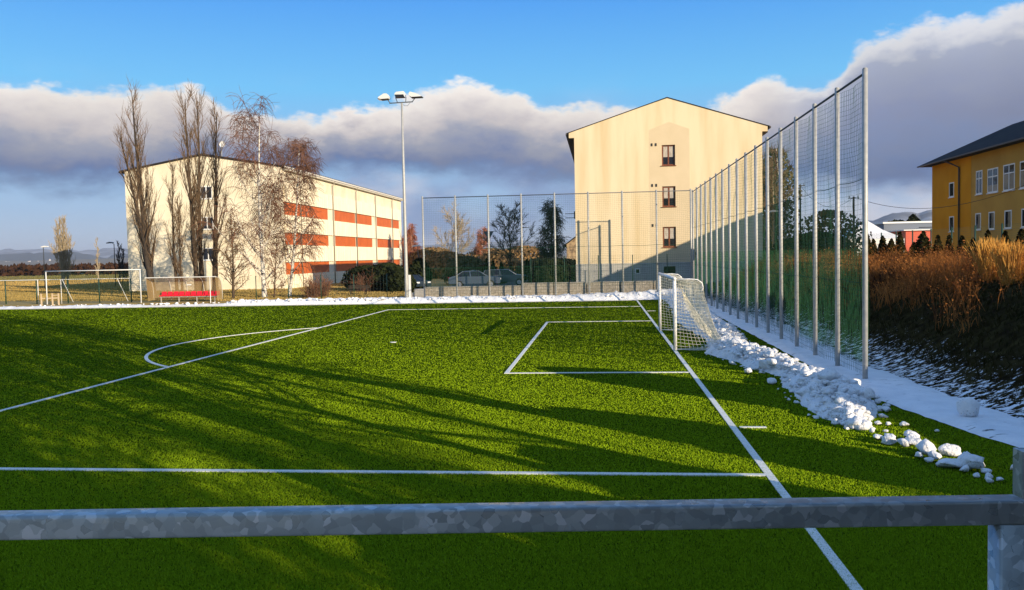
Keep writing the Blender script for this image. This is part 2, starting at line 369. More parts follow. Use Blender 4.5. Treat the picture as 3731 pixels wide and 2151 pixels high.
for i in range(n):
    k=o+4*i; mb.face(k+1,k+5,k+7,k+3); mb.face(k,k+4,k+5,k+1); mb.face(k+2,k+3,k+7,k+6)
# penalty spot
sp=len(mb.v)
for i in range(16):
    for z in (.001,LH): mb.v.append((-10.93+.13*math.cos(i*math.pi/8),.13*math.sin(i*math.pi/8),z))
mb.face(*[sp+2*i+1 for i in range(16)])
for i in range(16): mb.face(sp+2*i,sp+2*((i+1)%16),sp+2*((i+1)%16)+1,sp+2*i+1)
line(XL,-50.5,24.6,24.7)
struct('pitch_markings',mb,M['line'])
# turf fibres
def turf():
    g=np.random.default_rng(3); N=900000
    u=g.uniform(-160,2690,N); v=632+ (1480-632)*np.sqrt(g.uniform(.0, 1,N))**1.0
    v=g.uniform(728,1490,N)
    a=(u*1.47763-IW/2)/CF; b=-(v*1.47763-IH/2)/CF
    d=np.outer(a,np.array(CR))+np.outer(b,np.array(CU))+np.array(_f)
    s=-CAM.z/d[:,2]; P=np.array(CAM)+d*s[:,None]
    ok=(d[:,2]<0)&(P[:,0]<np.interp(P[:,1],[-40,-18.3,-16.4,-15,-13.3,-8,30],[5.0,4.45,4.05,3.82,3.57,3.5,3.5]))&(P[:,1]<28.1)&(P[:,0]>-69); P=P[ok]; dep=s[ok]; n=len(P)
    P[:,2]=0
    az=g.uniform(0,2*np.pi,n); w=(.0022+.00050*dep)*g.uniform(.6,1.4,n); h=np.maximum(.015,.027-.00034*dep)*g.uniform(.55,1.25,n)
    lean=g.uniform(0,.9,n)*h; la=g.uniform(0,2*np.pi,n)
    dx=np.cos(az)*w; dy=np.sin(az)*w
    V=np.empty((n,3,3))
    V[:,0]=P-np.stack([dx,dy,0*dx],1); V[:,1]=P+np.stack([dx,dy,0*dx],1)
    V[:,2]=P+np.stack([lean*np.cos(la),lean*np.sin(la),h],1)
    me=bpy.data.meshes.new('turf_fibres'); me.vertices.add(3*n); me.vertices.foreach_set('co',V.ravel())
    me.loops.add(3*n); me.loops.foreach_set('vertex_index',np.arange(3*n,dtype=np.int32))
    me.polygons.add(n); me.polygons.foreach_set('loop_start',np.arange(0,3*n,3,dtype=np.int32))
    me.update(calc_edges=True); me.materials.append(M['blade'])
    ob=bpy.data.objects.new('turf_fibres',me); COL.objects.link(ob)
    tag(ob,'short green artificial turf fibres covering the football pitch','turf',kind='stuff')
turf()

def lawn():
    g=np.random.default_rng(5); N=120000
    u=g.uniform(-160,1010,N); v=g.uniform(664,745,N)
    a=(u*1.47763-IW/2)/CF; b=-(v*1.47763-IH/2)/CF
    d=np.outer(a,np.array(CR))+np.outer(b,np.array(CU))+np.array(_f)
    z0=.2; sgn=(z0-CAM.z)/d[:,2]; P=np.array(CAM)+d*sgn[:,None]
    ok=(d[:,2]<0)&(P[:,1]>30.6)&(P[:,1]<260)&~((P[:,0]>-56)&(P[:,0]<-36.5)&(P[:,1]>55)&(P[:,1]<111))&~((P[:,0]>-17)&(P[:,1]<66)); P=P[ok]; dep=sgn[ok]; n=len(P)
    P[:,2]=[hgt(x,y) for x,y in P[:,:2]]
    az=g.uniform(0,2*np.pi,n); w=(.004+.0007*dep)*g.uniform(.6,1.4,n); h=(.06+.0006*dep)*g.uniform(.5,1.4,n)
    V=np.empty((n,3,3)); q=np.stack([np.cos(az)*w,np.sin(az)*w,0*w],1); la=g.uniform(0,6.28,n)
    V[:,0]=P-q; V[:,1]=P+q; V[:,2]=P+np.stack([h*.6*np.cos(la),h*.6*np.sin(la),h],1)
    me=bpy.data.meshes.new('dry_grass'); me.vertices.add(3*n); me.vertices.foreach_set('co',V.ravel()); me.loops.add(3*n); me.loops.foreach_set('vertex_index',np.arange(3*n,dtype=np.int32))
    me.polygons.add(n); me.polygons.foreach_set('loop_start',np.arange(0,3*n,3,dtype=np.int32)); me.update(calc_edges=True)
    for k in ('drygrass','field_y','field_g'): me.materials.append(M[k])
    me.polygons.foreach_set('material_index',np.where(P[:,1]<66,0,np.where(P[:,1]<150,1,2)).astype(np.int32))
    ob=bpy.data.objects.new('dry_grass',me); COL.objects.link(ob); tag(ob,'dry winter grass on the lawn and fields beyond the far touchline','grass',kind='stuff')
lawn()
# ------------------------------------------------------------------ snow
def strip(name,x0,x1,y0,y1,nx,ny,hf,ex,m):
    mb=MB()
    for j in range(ny+1):
        y=lerp(y0,y1,j/ny)
        for i in range(nx+1):
            t=i/nx; a=x0(y) ; b=x1(y); x=lerp(a,b,t)
            mb.v.append((x,y,hf(x,y,t)))
    for j in range(ny):
        for i in range(nx):
            k=j*(nx+1)+i; mb.face(k,k+1,k+nx+2,k+nx+1)
    return struct(name,mb,m,True)
EDGE=[(-40,4.95),(-18.3,4.38),(-16.4,3.98),(-15,3.75),(-13.3,3.5),(-8,3.45),(30,3.5)]
def edge_x(y): return pw(y,EDGE)+.09*fb(y,1.7,0,1.3)+.05*fb(y,9,0,5)
def path_h(x,y,t):
    e=min(1,t*7,(1-t)*5); 
    return hgt(x,y)*.0+.02+.075*e**.6+.03*fb(x,y,0,2.2)*e+.02*fb(x,y,4,7)*e+ max(0,hgt(x,y))*1.0
strip('snow_path',edge_x,lambda y:5.35+.3*math.sin(y*.23)+.3*fb(y,3,0,.9),-38,28.6,26,420,path_h,None,M['snow_path'])
# far snow bank along the touchline
mb=MB(); NXB,NYB=520,12
for i in range(NXB+1):
    x=lerp(-66,4.6,i/NXB)
    hh=pw(x,[(-66,.12),(-50,.15),(-39,.18),(-38.3,.12),(-32,.14),(-30,.32),(-20,.36),(-16,.36),(-6,.36),(0,.5),(3,.7),(5,.7)])
    for j in range(NYB+1):
        t=j/NYB; y=28.55+.12*fb(x,0,0,1.2)+t*pw(x,[(-66,1.2),(-39,1.5),(0,1.9),(5,2.4)])
        prof=min(1,(t*3.2)**.7)*(1 if t<.8 else lerp(1,.75,(t-.8)/.2))
        mb.v.append((x,y,-.02+prof*hh*(1+.55*fb(x,y,0,1.7)+.45*fb(x,y,3,5,4))+.015))
for i in range(NXB):
    for j in range(NYB):
        k=i*(NYB+1)+j; mb.face(k,k+NYB+1,k+NYB+2,k+1)
struct('snow_bank',mb,M['snow'],True)

ICO=None
def ico(sub):
    import bmesh
    b=bmesh.new(); bmesh.ops.create_icosphere(b,subdivisions=sub,radius=1); vs=[v.co.copy() for v in b.verts]; fs=[tuple(v.index for v in f.verts) for f in b.faces]; b.free(); return vs,fs
IC2=ico(2); IC3=ico(3)
def chunk(mb,c,r,rg,src=None,flat=None,rough=.42):
    vs,fs=src or IC2; ang=rg.uniform(0,6.3); ca,sa=math.cos(ang),math.sin(ang)
    sx,sy,sz=rg.uniform(.8,1.35),rg.uniform(.7,1.1),flat or rg.uniform(.5,.9)
    off=rg.uniform(0,99); planes=[]
    for _ in range(9):
        n=Vector((rg.gauss(0,1),rg.gauss(0,1),rg.gauss(0,1))).normalized(); planes.append((n,rg.uniform(.5,.82) if rough>.2 else rg.uniform(.78,.96)))
    out=[]
    for v in vs:
        q=v.copy()
        for n,dd in planes:
            e=q.dot(n)-dd
            if e>0: q-=n*e*.92
        q*=1+rough*mnoise.noise(v*1.3+Vector((off,0,0)))+rough*.5*mnoise.noise(v*3.1+Vector((0,off,0)))
        x,y,z=q.x*sx*r,q.y*sy*r,q.z*sz*r
        out.append((c[0]+ca*x-sa*y,c[1]+sa*x+ca*y,max(c[2]-.25*r if c[2]>r else .004,c[2]+z)))
    mb.add(out,fs)
# ploughed heap beside the goal line
WR=[(26.5,3.0,1.3,.55),(20,2.75,1.2,.45),(14,2.5,1.2,.5),(9,2.2,1.25,.6),(4,2.15,1.1,.6),(0,2.2,.9,.45),(-2.2,1.95,.8,.4),(-4.5,1.65,.85,.45),(-6.5,2.1,.8,.48),(-8.4,2.45,.75,.42),(-9.8,2.7,.6,.3),(-11.2,2.65,.75,.38),(-12.8,2.65,.85,.5),(-14.2,2.55,.8,.45),(-15.4,2.35,.6,.3),(-16.3,2.25,.2,.1)]
WR=sorted((a,b,c*(.88 if a>-3 else .95),d*(.8 if a>-3 else 1)) for a,b,c,d in WR)
mb=MB(); NS,NT=330,20
for i in range(NS+1):
    y=lerp(-16.3,26.5,i/NS); cx=pw(y,[(a,b) for a,b,_,_ in WR]); w=pw(y,[(a,c) for a,_,c,_ in WR]); h=pw(y,[(a,d) for a,_,_,d in WR])
    for j in range(NT+1):
        t=j/NT*2-1; ww=w*(1+.28*fb(y,t*.5,1,1.1)+.15*fb(y,t,5,4)); x=cx+t*ww
        prof=max(0,1-t*t)**.8
        mb.v.append((x,y,-.03+prof*h*(.75+.75*fb(x,y,0,1.6)+.45*fb(x,y,2,4.5))+.02*prof))
for i in range(NS):
    for j in range(NT):
        k=i*(NT+1)+j; mb.face(k,k+1,k+NT+2,k+NT+1)
rg=random.Random(21)
def wr(y): return pw(y,[(a,b) for a,b,_,_ in WR]),pw(y,[(a,c) for a,_,c,_ in WR]),pw(y,[(a,d) for a,_,_,d in WR])
for i in range(2300):
    y=lerp(-16.6,26,rg.random()**1.6); cx,w,h=wr(y); t=rg.gauss(0,.5); t=max(-1.25,min(1.25,t))
    r=rg.choice([.03,.04,.04,.05,.06,.07,.08,.1,.13])*(1.25 if abs(t)<.6 else .75)
    z=max(0,1-t*t)**.8*h*rg.uniform(.55,1.0)
    chunk(mb,(cx+t*w,y,max(z,r*.35)),r,rg)
for i in range(70):
    y=rg.uniform(-16,6); cx,w,h=wr(y); t=rg.uniform(-.8,.8); r=rg.uniform(.12,.24)*(1 if y<-11 or -9<y<-3 else .75)
    chunk(mb,(cx+t*w,y,max(.05,(1-t*t)**.8*h*rg.uniform(.6,.95))),r,rg,IC3,None,.3)
ob=link('ploughed_snow_heap',mb,M['heap'],None,True)
tag(ob,'long ploughed heap of broken snow beside and behind the near goal','snow',kind='stuff')
# lumps of the far bank
mb=MB()
for i in range(900):
    x=rg.uniform(-31.5,4) if i<780 else rg.uniform(-66,-31); y=28.8+rg.uniform(0,.8); r=rg.choice([.06,.08,.1,.12,.16,.2])
    if x<-38.5: r*=.7
    if -18<x<-3 : r*=.6
    chunk(mb,(x,y,.16+rg.uniform(0,.2)*(1 if x>-31 else .2)),r,rg)
ob=link('snow_bank_lumps',mb,M['snow'],None,True); tag(ob,'rounded snow lumps along the bank behind the far touchline','snow',kind='stuff')
# single blocks
def block(x,y,r,label,flat=None,z=None,m='snow_ice',group=None,name='snow_block',rough=.3):
    mb=MB(); fl=flat or rg.uniform(.5,.85); chunk(mb,(0,0,r*fl*.72 if z is None else z),r,rg,IC3 if r>.16 else IC2,fl,rough)
    ob=link(name,mb,M['heap'],None,True); ob.location=(x,y,.02); tag(ob,label,'snow block',group); return ob
b=block(4.54,-15.72,.235,'large rounded snow boulder standing alone on the snowy path at the foot of the slope',.95,.19,name='snow_boulder',rough=.13); b.location.z=.06
block(2.95,-19.5,0.238,'big smooth white block nearest the railing post, largest of the loose line on the turf',.72)
block(2.55,-13.2,0.277,'grey faceted block sticking out of the middle of the near snow heap',.8,0.46)
block(3.05,-14.4,0.218,'rounded grey block at the right edge of the near snow heap',.8,0.26)
block(2.1,-9.1,0.238,'bright sunlit block on the pitch side of the snow heap where it narrows',.7,0.28)
block(2.25,-8.2,0.211,'pale angular block leaning on the narrow neck of the snow heap',.8,0.39)
block(1.75,-5.4,0.238,'cream sunlit block crowning the heap just behind the goal net',.7,0.46)
block(3.3,-12.6,0.172,'block between the heap and the snow strip, beside the last fence post',.8,0.22)
block(2.66,-18.6,0.158,'upright white block in the middle of the loose line of snow on the turf',.95)
block(2.69,-18.9,0.132,'low white block touching the upright one in the loose line',.6)
block(3.03,-18.65,0.172,'wedge shaped block behind the upright one, its point toward the post',.6)
block(2.72,-19.45,0.198,'flat bluish slab in front of the biggest loose block',.5)
block(2.75,-17.85,0.218,'flat white slab lying apart on the turf side of the snow path',.45)
block(2.85,-17.55,0.158,'pointed block resting behind the flat slab apart from the line',.7)
block(2.36,-17.85,0.172,'pitted block at the upper end of the loose line of snow',.6)
block(2.52,-18.05,0.132,'knobbly block joined to the pitted one in the loose line',.7)
block(2.3,-17.45,0.119,'thin slab at the far tip of the loose line, closest to the heap',.45)
block(2.34,-16.45,0.132,'sunlit block just off the near tip of the big heap',.8)
block(2.2,-16.45,0.092,'small flat crust beside the sunlit block at the heap tip',.5)
block(2.98,-20.12,0.079,'split lump of snow in the dark corner above the railing',.7)
block(3.59,-19.57,0.059,'white ball of snow half hidden by the railing post',.9)
for i,(x,y,r) in enumerate([(2.69,-16.22,.09),(2.85,-16.3,.06),(3.12,-16.36,.08),(3.54,-13.36,.1),(3.27,-14.9,.12),(3.38,-14.0,.1),(3.18,-13.99,.1),(2.92,-20.3,.06),(2.88,-20.0,.06),(3.1,-20.2,.07),(2.55,-19.1,.08),(2.5,-18.8,.07),(2.83,-19.7,.09),(3.1,-19.75,.08),(2.6,-16.9,.05),(2.35,-16.95,.07),(2.45,-17.6,.05),(1.7,-11.2,.12),(1.45,-9.3,.14),(1.9,-12.5,.07),(1.3,-7.5,.1),(3.5,-16.9,.05)]):
    block(x,y,r,'small loose crumb of snow on the dark turf beside the heap',group='loose crumbs of snow on the turf',m='snow')

# ------------------------------------------------------------------ foreground railing
ZT=2.86
A=gnd(0,1275,ZT); B=gnd(2531,1235,ZT)          # front top edge
dirr=(B-A).normalized(); A=A-dirr*1.6; back=Vector((-dirr.y,dirr.x,0))
TW=.052
t=thing('railing','galvanised square tube railing across the foreground with a welded end post','railing',(B.x,B.y,1.72))
def rtube(mb,a,b,w,x,y,bev=.006):           # rounded square tube, a to b, section axes x,y
    q=[]
    for cx_,cy_,s0 in((1,1,0),(-1,1,90),(-1,-1,180),(1,-1,270)):
        for k in range(4):
            an=R_(s0+k*30); q.append(x*((w/2-bev)*cx_+bev*math.cos(an))+y*((w/2-bev)*cy_+bev*math.sin(an)))
    n=len(q); mb.add([a+k for k in q]+[b+k for k in q],[tuple(range(n))[::-1],tuple(range(n,2*n))]+[(i,(i+1)%n,(i+1)%n+n,i+n) for i in range(n)])
Z=Vector((0,0,1))
mb=MB(); c=back*(TW/2)-Z*(TW/2); rtube(mb,A+c,B+c,TW,back,Z,.007); link('handrail',mb,M['spangle'],t,True)
mb=MB(); pe=B-dirr*(TW/2)+back*(TW/2); rtube(mb,Vector((pe.x,pe.y,1.72)),Vector((pe.x,pe.y,ZT-TW+.0005)),TW,dirr,back,.006); link('post',mb,M['spangle'],t,True)
mb=MB(); pa=A+dirr*.3+back*(TW/2); rtube(mb,Vector((pa.x,pa.y,1.72)),Vector((pa.x,pa.y,ZT-TW+.0005)),TW,dirr,back,.006); link('post',mb,M['spangle'],t,True)
# neighbouring post with a slotted hole
q=atY(2521,1170,B.y+.22)
t2=thing('fence_post','galvanised square post with a slotted hole standing behind the railing corner','post',(q.x+.045,q.y+.04,1.72))
mb=MB(); zt=atY(2512,1115,B.y+.22).z
x0,x1,y0,y1=q.x,q.x+.09,q.y,q.y+.045
zs0,zs1=zt-.062,zt-.025; sx0,sx1=x0+.010,x0+.030
mb.box(x0,sx0,y0,y0+.006,1.72,zt); mb.box(sx1,x1,y0,y0+.006,1.72,zt); mb.box(sx0,sx1,y0,y0+.006,1.72,zs0); mb.box(sx0,sx1,y0,y0+.006,zs1,zt)
mb.box(x0,x0+.006,y0+.006,y1,1.72,zt); mb.box(x1-.006,x1,y0+.006,y1,1.72,zt); mb.box(x0+.006,x1-.006,y1-.006,y1,1.72,zt); mb.box(x0+.006,x1-.006,y0+.006,y1-.006,zt-.006,zt-.001)
link('post_tube',mb,M['spangle'],t2)
mb=MB(); mb.box(-9,6,-37,-30.72,1.55,1.72); mb.box(-9,6,-31.0,-30.8,.0,1.55); mb.box(-9,6,-37,-36.8,0,1.55)
struct('spectator_terrace',mb,M['conc'])
# unseen canopy added behind the camera: keeps the sun off the railing
t=thing('shade_canopy','added flat shade canopy on posts behind the viewpoint','shelter',(0,-33,1.72))
mb=MB(); mb.prism([(-2.05,-32.95),(.55,-31.5),(2.1,-32.9),(-.5,-34.35)],2,3.02,4.6); link('roof',mb,M['steel_dark'],t)
for x,y in ((-1.7,-33.0),(.5,-31.75),(1.9,-32.9),(-.45,-34.15)):
    mb=MB(); mb.box(x-.05,x+.05,y-.05,y+.05,1.72,3.02); link('post',mb,M['galv'],t)

# ------------------------------------------------------------------ ball-stop fences
FX=4.07; H=7.86
def net_panel(mb,P0,U,L,z0,z1,W,sp,r,seed,sag=.05,bil=.1,ns=7,nvz=22):
    # P0 start, U unit direction, W unit normal
    rr=random.Random(seed); o=rr.uniform(0,50)
    def pt(u,z):
        b=bil*math.sin(math.pi*u/L)*(fb(u*.8+o,z*.5,0,1)*1.6+.4)+.02*fb(u*3+o,z*2,1,1)
        s=sag*math.sin(math.pi*u/L)*(1+.8*fb(o,z,2,.9))+.012*fb(u*4+o,z*4,3,1)
        return P0+U*(u+.02*fb(o+z*1.3,u*5,5,1))+W*b+Z*(z-s-P0.z)
    nv=int(L/sp)
    for i in range(1,nv):
        u=L*i/nv; mb.tube([pt(u,lerp(z0,z1,k/nvz)) for k in range(nvz+1)],r,3,False)
    nh=int((z1-z0)/sp)
    for i in range(nh+1):
        z=lerp(z0,z1,i/nh); mb.tube([pt(L*k/ns,z) for k in range(ns+1)],r*(1 if i%1 else 1),3,False)
def ball_fence(label,pts,bz,H,netz0,sd,sp=.13,r=.0036,rope=(),low=None):
    t=thing('ball_stop_fence',label,'fence',(pts[0][0],pts[0][1],bz))
    for i,(x,y) in enumerate(pts):
        mb=MB(); mb.tube([(x,y,bz-.1),(x,y,H)],.066,14); mb.tube([(x,y,H),(x,y,H+.03)],[.067,.04],14); link('post',mb,M['galv'],t,True)
    a=Vector((pts[0][0],pts[0][1],H-.1)); b=Vector((pts[-1][0],pts[-1][1],H-.1))
    U=(b-a).normalized(); W=Vector((U.y,-U.x,0))
    mb=MB(); mb.tube([a+W*.0,b+W*.0],.032,8); link('top_rail',mb,M['steel_dark'],t,True)
    mb=MB()
    for i in range(len(pts)-1):
        p=Vector((*pts[i],0))+W*.07; L=(Vector(pts[i+1])-Vector(pts[i])).length
        net_panel(mb,p,U,L,netz0,H-.14,W,sp,r,sd+i)
    link('net',mb,M['net'],t)
    if low:
        mb=MB()
        for i in range(len(pts)-1):
            p=Vector((*pts[i],0))+W*.10; L=(Vector(pts[i+1])-Vector(pts[i])).length; o=sd+i*3.1
            n=int(L/low[1])
            for k in range(n):
                u=L*(k+.5)/n; mb.tube([p+U*(u+.05*fb(u*1.5+o,z*.9,1,1))+W*(.09*fb(u+o,z*.8,5,1))+Z*z for z in [lerp(low[2],low[0],q/9) for q in range(10)]],low[3],3,False)
            for k in range(int((low[0]-low[2])/.16)):
                z=low[2]+.16*k; mb.tube([p+U*(L*q/6)+W*(.09*fb(L*q/6+o,z*.8,5,1))+Z*(z-.03*math.sin(math.pi*q/6)) for q in range(7)],low[3]*.8,3,False)
        link('screen_net',mb,M['net_low'],t)
    if rope:
        for z in rope:
            mb=MB()
            for i in range(len(pts)-1):
                p=Vector((*pts[i],z))+W*.075; L=(Vector(pts[i+1])-Vector(pts[i])).length
                mb.tube([p+U*(L*k/6)-Z*(.05*math.sin(math.pi*k/6)) for k in range(7)],.010,4,False)
            link('rope',mb,M['net'],t)
    return t
RP=[(FX,-10.86+2.474*i) for i in range(17)]
ball_fence('very tall galvanised post fence with green net running along the right goal line',RP,0,H,.12,100,rope=(2.55,5.2),low=(3.4,.12,.42,.0046))
FP=[(-15.98+2.5*i,29.5) for i in range(8)]+[(4.0,29.5)]
ball_fence('tall ball net fence across the far end in front of the cream gable house',FP,.25,8.0,.45,300,sp=.135,r=.0034,rope=(2.6,4.0),low=(2.6,.12,1.1,.0038))

# ------------------------------------------------------------------ goals
def netgrid(mb,F,nu,nv,r,sub=1):
    for i in range(nu+1):
        mb.tube([F(i/nu,j/(nv*sub)) for j in range(nv*sub+1)],r,3,False)
    for j in range(nv+1):
        mb.tube([F(i/(nu*sub),j/nv) for i in range(nu*sub+1)],r,3,False)
def near_goal():
    t=thing('football_goal','white football goal with sagging net standing on the goal line at right','goal',(-.06,0,0))
    yp=3.72
    for s in (-1,1):
        mb=MB(); mb.tube([(-.06,s*yp,0),(-.06,s*yp,2.44)],.06,16); link('goalpost',mb,M['white'],t,True)
    mb=MB(); mb.tube([(-.06,-yp-.06,2.49),(-.06,yp+.06,2.49)],.062,16); link('crossbar',mb,M['white'],t,True)
    for s in (-1,1):
        y=s*yp; mb=MB()
        mb.tube([(-.06,y,2.46),(.45,y,2.47),(.72,y,2.44),(.86,y,2.34),(.9,y,2.16),(.84,y,2.04)],.022,8)
        link('net_bracket',mb,M['white'],t,True)
        mb=MB(); mb.tube([(0,y,.06),(1.75,y,.05)],.02,8); link('ground_bar',mb,M['white'],t,True)
    mb=MB(); mb.tube([(1.75,-yp,.05),(1.75,yp,.05)],.02,8); link('ground_bar',mb,M['white'],t,True)
    mb=MB()
    def prof(v):     # top edge (v=0) at the bracket end down to the ground
        pts=[(0,.9,2.3),(.2,.95,1.85),(.45,1.12,1.25),(.7,1.35,.65),(.9,1.62,.22),(1,1.75,.06)]
        return pw(v,[(a,b) for a,b,_ in pts]),pw(v,[(a,c) for a,_,c in pts])
    def back(u,v):
        x,z=prof(v); y=lerp(-yp,yp,u); s=math.sin(math.pi*u)
        return Vector((x+.08*fb(y,v*3,0,.8)-.12*s*math.sin(math.pi*v),y,z-.1*s*(1-v)+.03*fb(y,v*4,3,1.5)))
    netgrid(mb,back,60,24,.0075)
    def top(u,v):
        y=lerp(-yp,yp,u); s=math.sin(math.pi*u); x=lerp(0,.9,v); z=lerp(2.5,2.3,v**2)-.22*math.sin(math.pi*v)*s-.1*s*v
        return Vector((x,y,z+.02*fb(x*3,y,0,1.2)))
    netgrid(mb,top,60,7,.0075)
    for s in (-1,1):
        def side(u,v,s=s):
            xb,z=prof(v); zf=lerp(2.45,.06,v)
            x=lerp(0,xb,u); zz=lerp(zf,z,u)
            return Vector((x,s*(yp-.10*math.sin(math.pi*u)*math.sin(math.pi*v))+.03*fb(x*2,zz*2,s,1.3),zz-.05*math.sin(math.pi*u)))
        netgrid(mb,side,12,20,.0075)
    # bunched fold hanging from the near post side
    for k in range(9):
        o=k*.03; mb.tube([(.12+o*.3,-yp+.05,2.35-o),(.35+o,-yp+.2+o,1.5),(.75+o,-yp+.28,.8+o*.4),(1.3+o*.5,-yp+.3,.35),(1.7,-yp+.15+o,.1)],.009,4,False)
    link('net',mb,M['netw'],t)
near_goal()
def far_goal():
    y0=28.95; a=atY(113,672,y0); b=atY(345,664,y0); z0=.38; zt=2.86
    t=thing('football_goal','white spare goal parked behind the far touchline left of the team shelter','goal',((a.x+b.x)/2,y0,z0))
    for x in (a.x,b.x):
        mb=MB(); mb.tube([(x,y0,z0-.1),(x,y0,zt)],.042,12); link('goalpost',mb,M['white_old'],t,True)
    mb=MB(); mb.tube([(a.x-.06,y0,zt+.05),(b.x+.06,y0,zt+.05)],.04,12); link('crossbar',mb,M['white_old'],t,True)
    for x in (a.x+1.3,b.x-1.9):
        mb=MB(); mb.tube([(x-.65,y0+1.0,zt-.6),(x,y0+1.35,z0)],.024,8); link('stay',mb,M['white_old'],t,True)
    mb=MB()
    netgrid(mb,lambda u,v:Vector((lerp(a.x,b.x,u),y0+lerp(.1,1.4,v)+.04*fb(u*9,v*3,0),lerp(zt,z0+.05,v)+.04*fb(u*12,v*5,2))),42,16,.007)
    link('net',mb,M['net'],t)
far_goal()

# ------------------------------------------------------------------ team shelter
def dugout():
    x0,x1,y0=-38.2,-32.45,29.15; z0,z1=.3,2.24; D=1.15
    t=thing('team_shelter','curved translucent team shelter with a row of red seats behind the far touchline','shelter',((x0+x1)/2,y0,z0))
    prof=[(0,1.0),(.3,1.0),(.62,.95),(.88,.82),(1.02,.62),(1.08,.4),(1.1,.08)]
    P=[(y0+a*D/1.1,z0+b*(z1-z0)) for a,b in prof]
    mb=MB(); o=0
    for x in (x0,x1):
        for (y,z) in P: mb.v.append((x,y,z))
    n=len(P)
    for i in range(n-1): mb.face(i,i+1,n+i+1,n+i)
    link('shell',mb,M['poly'],t,True)
    for x in (x0+.02,x1-.02):
        mb=MB(); mb.v=[(x,y,z) for y,z in P]+[(x,y0+.25,z0+.1)]; mb.face(*range(len(mb.v))); link('side_panel',mb,M['poly'],t)
    for i in range(5):
        x=lerp(x0,x1,[0,.26,.5,.74,1][i]); mb=MB(); mb.tube([(x,y-.03,z-.02) for y,z in P],.03,6); link('rib',mb,M['alu'],t,True)
    mb=MB(); mb.bar((x0-.03,y0,z1+.01),(x1+.03,y0,z1+.01),.05,.06); link('front_beam',mb,M['white_old'],t)
    for x in (x1-.45,):
        mb=MB(); mb.tube([(x,y0,z0-.1),(x,y0,z1)],.028,8); link('front_post',mb,M['white'],t)
    mb=MB(); mb.bar((x0+.8,y0+.62,z0+.4),(x1-.1,y0+.62,z0+.4),.1,.05); link('seat_beam',mb,M['alu'],t)
    for i in range(4):
        x=lerp(x0+.9,x1-.4,i/3); mb=MB(); mb.bar((x,y0+.62,z0-.1),(x,y0+.62,z0+.38),.05,.05); link('seat_leg',mb,M['alu'],t)
    for i in range(10):
        x=lerp(x0+1.05,x1-.28,i/9); mb=MB(); w=.2
        pr=[(-.2,.03),(-.18,0),(.1,-.02),(.18,.05),(.24,.3),(.27,.31),(.22,.02),(.12,-.06),(-.18,-.05)]
        mb.prism([(y0+.62+a,z0+.5+b) for a,b in pr],0,x-w,x+w); link('seat',mb,M['red'],t)
    mb=MB(); mb.box(-35.35,-34.95,P[4][0]-.06,P[4][0]-.045,z0+1.28,z0+1.42); link('notice',mb,M['white'],t)
dugout()

# ------------------------------------------------------------------ floodlight mast
def mast():
    p=atY(1005,735,29.3); x=p.x-.05; y=29.3; zt=15.05
    t=thing('floodlight_mast','tall tapered galvanised floodlight mast with three lamps beside the far touchline','floodlight',(x,y,.25))
    mb=MB(); mb.tube([(x,y,0),(x,y,1.6),(x,y,8),(x-.0,y,zt)],[.15,.14,.105,.07],14); link('pole',mb,M['galv'],t,True)
    mb=MB(); mb.box(x+.17,x+.32,y-.1,y+.1,.2,2.1); link('cable_cover',mb,M['white_old'],t)
    mb=MB(); mb.bar((x-.95,y,zt+.02),(x+.85,y,zt+.06),.07,.07); mb.tube([(x-.9,y,zt+.04),(x-1.12,y-.05,zt+.35)],.035,6); mb.tube([(x+.8,y,zt+.06),(x+1.05,y-.05,zt+.35)],.035,6)
    mb.tube([(x-.33,y,zt+.05),(x-.45,y-.1,zt+.42)],.03,6); mb.tube([(x+.3,y,zt+.05),(x+.36,y-.1,zt+.4)],.03,6)
    link('crossarm',mb,M['steel_dark'],t)
    mb=MB(); mb.tube([(x+.08,y,zt-.12),(x+.25,y,zt-.22),(x+.45,y,zt-.22),(x+.65,y,zt+.02)],.014,4); link('cable',mb,M['black'],t)
    def head(cx_,cz,kind):
        mb=MB()
        if kind=='l': pr=[(-.42,-.12),(-.38,-.02),(.05,.22),(.27,.2),(.42,-.02),(.38,-.16),(-.2,-.18)]
        elif kind=='r': pr=[(.55,-.12),(.05,.14),(-.36,.26),(-.46,.12),(-.44,-.02),(-.25,-.14)]
        else: pr=[(-.36,.06),(-.34,.16),(-.22,.26),(.32,.3),(.38,.16),(.4,-.12),(.32,.05)]
        d=.28
        mb.prism([(cx_+a,cz+b) for a,b in pr],1,y-d-.1,y+d-.1)
        h=link('lamp_head',mb,M['white_old'],t)
        mb=MB()
        if kind=='m': mb.prism([(cx_-.34,cz+.05),(cx_+.31,cz+.045),(cx_+.39,cz-.15),(cx_-.28,cz-.16)],1,y-d-.11,y+.05)
        elif kind=='l': mb.prism([(cx_-.42,cz-.125),(cx_-.2,cz-.19),(cx_+.3,cz-.17),(cx_+.28,cz-.2),(cx_-.2,cz-.23),(cx_-.44,cz-.18)],1,y-d-.12,y+d-.1)
        else: mb.prism([(cx_+.55,cz-.125),(cx_-.25,cz-.145),(cx_-.4,cz-.03),(cx_-.3,cz-.18),(cx_+.5,cz-.17)],1,y-d-.12,y+d-.1)
        link('lamp_glass',mb,M['lampglass'],h)
    head(x-1.32,zt+.48,'l'); head(x-.1,zt+.52,'m'); head(x+1.08,zt+.5,'r')
mast()

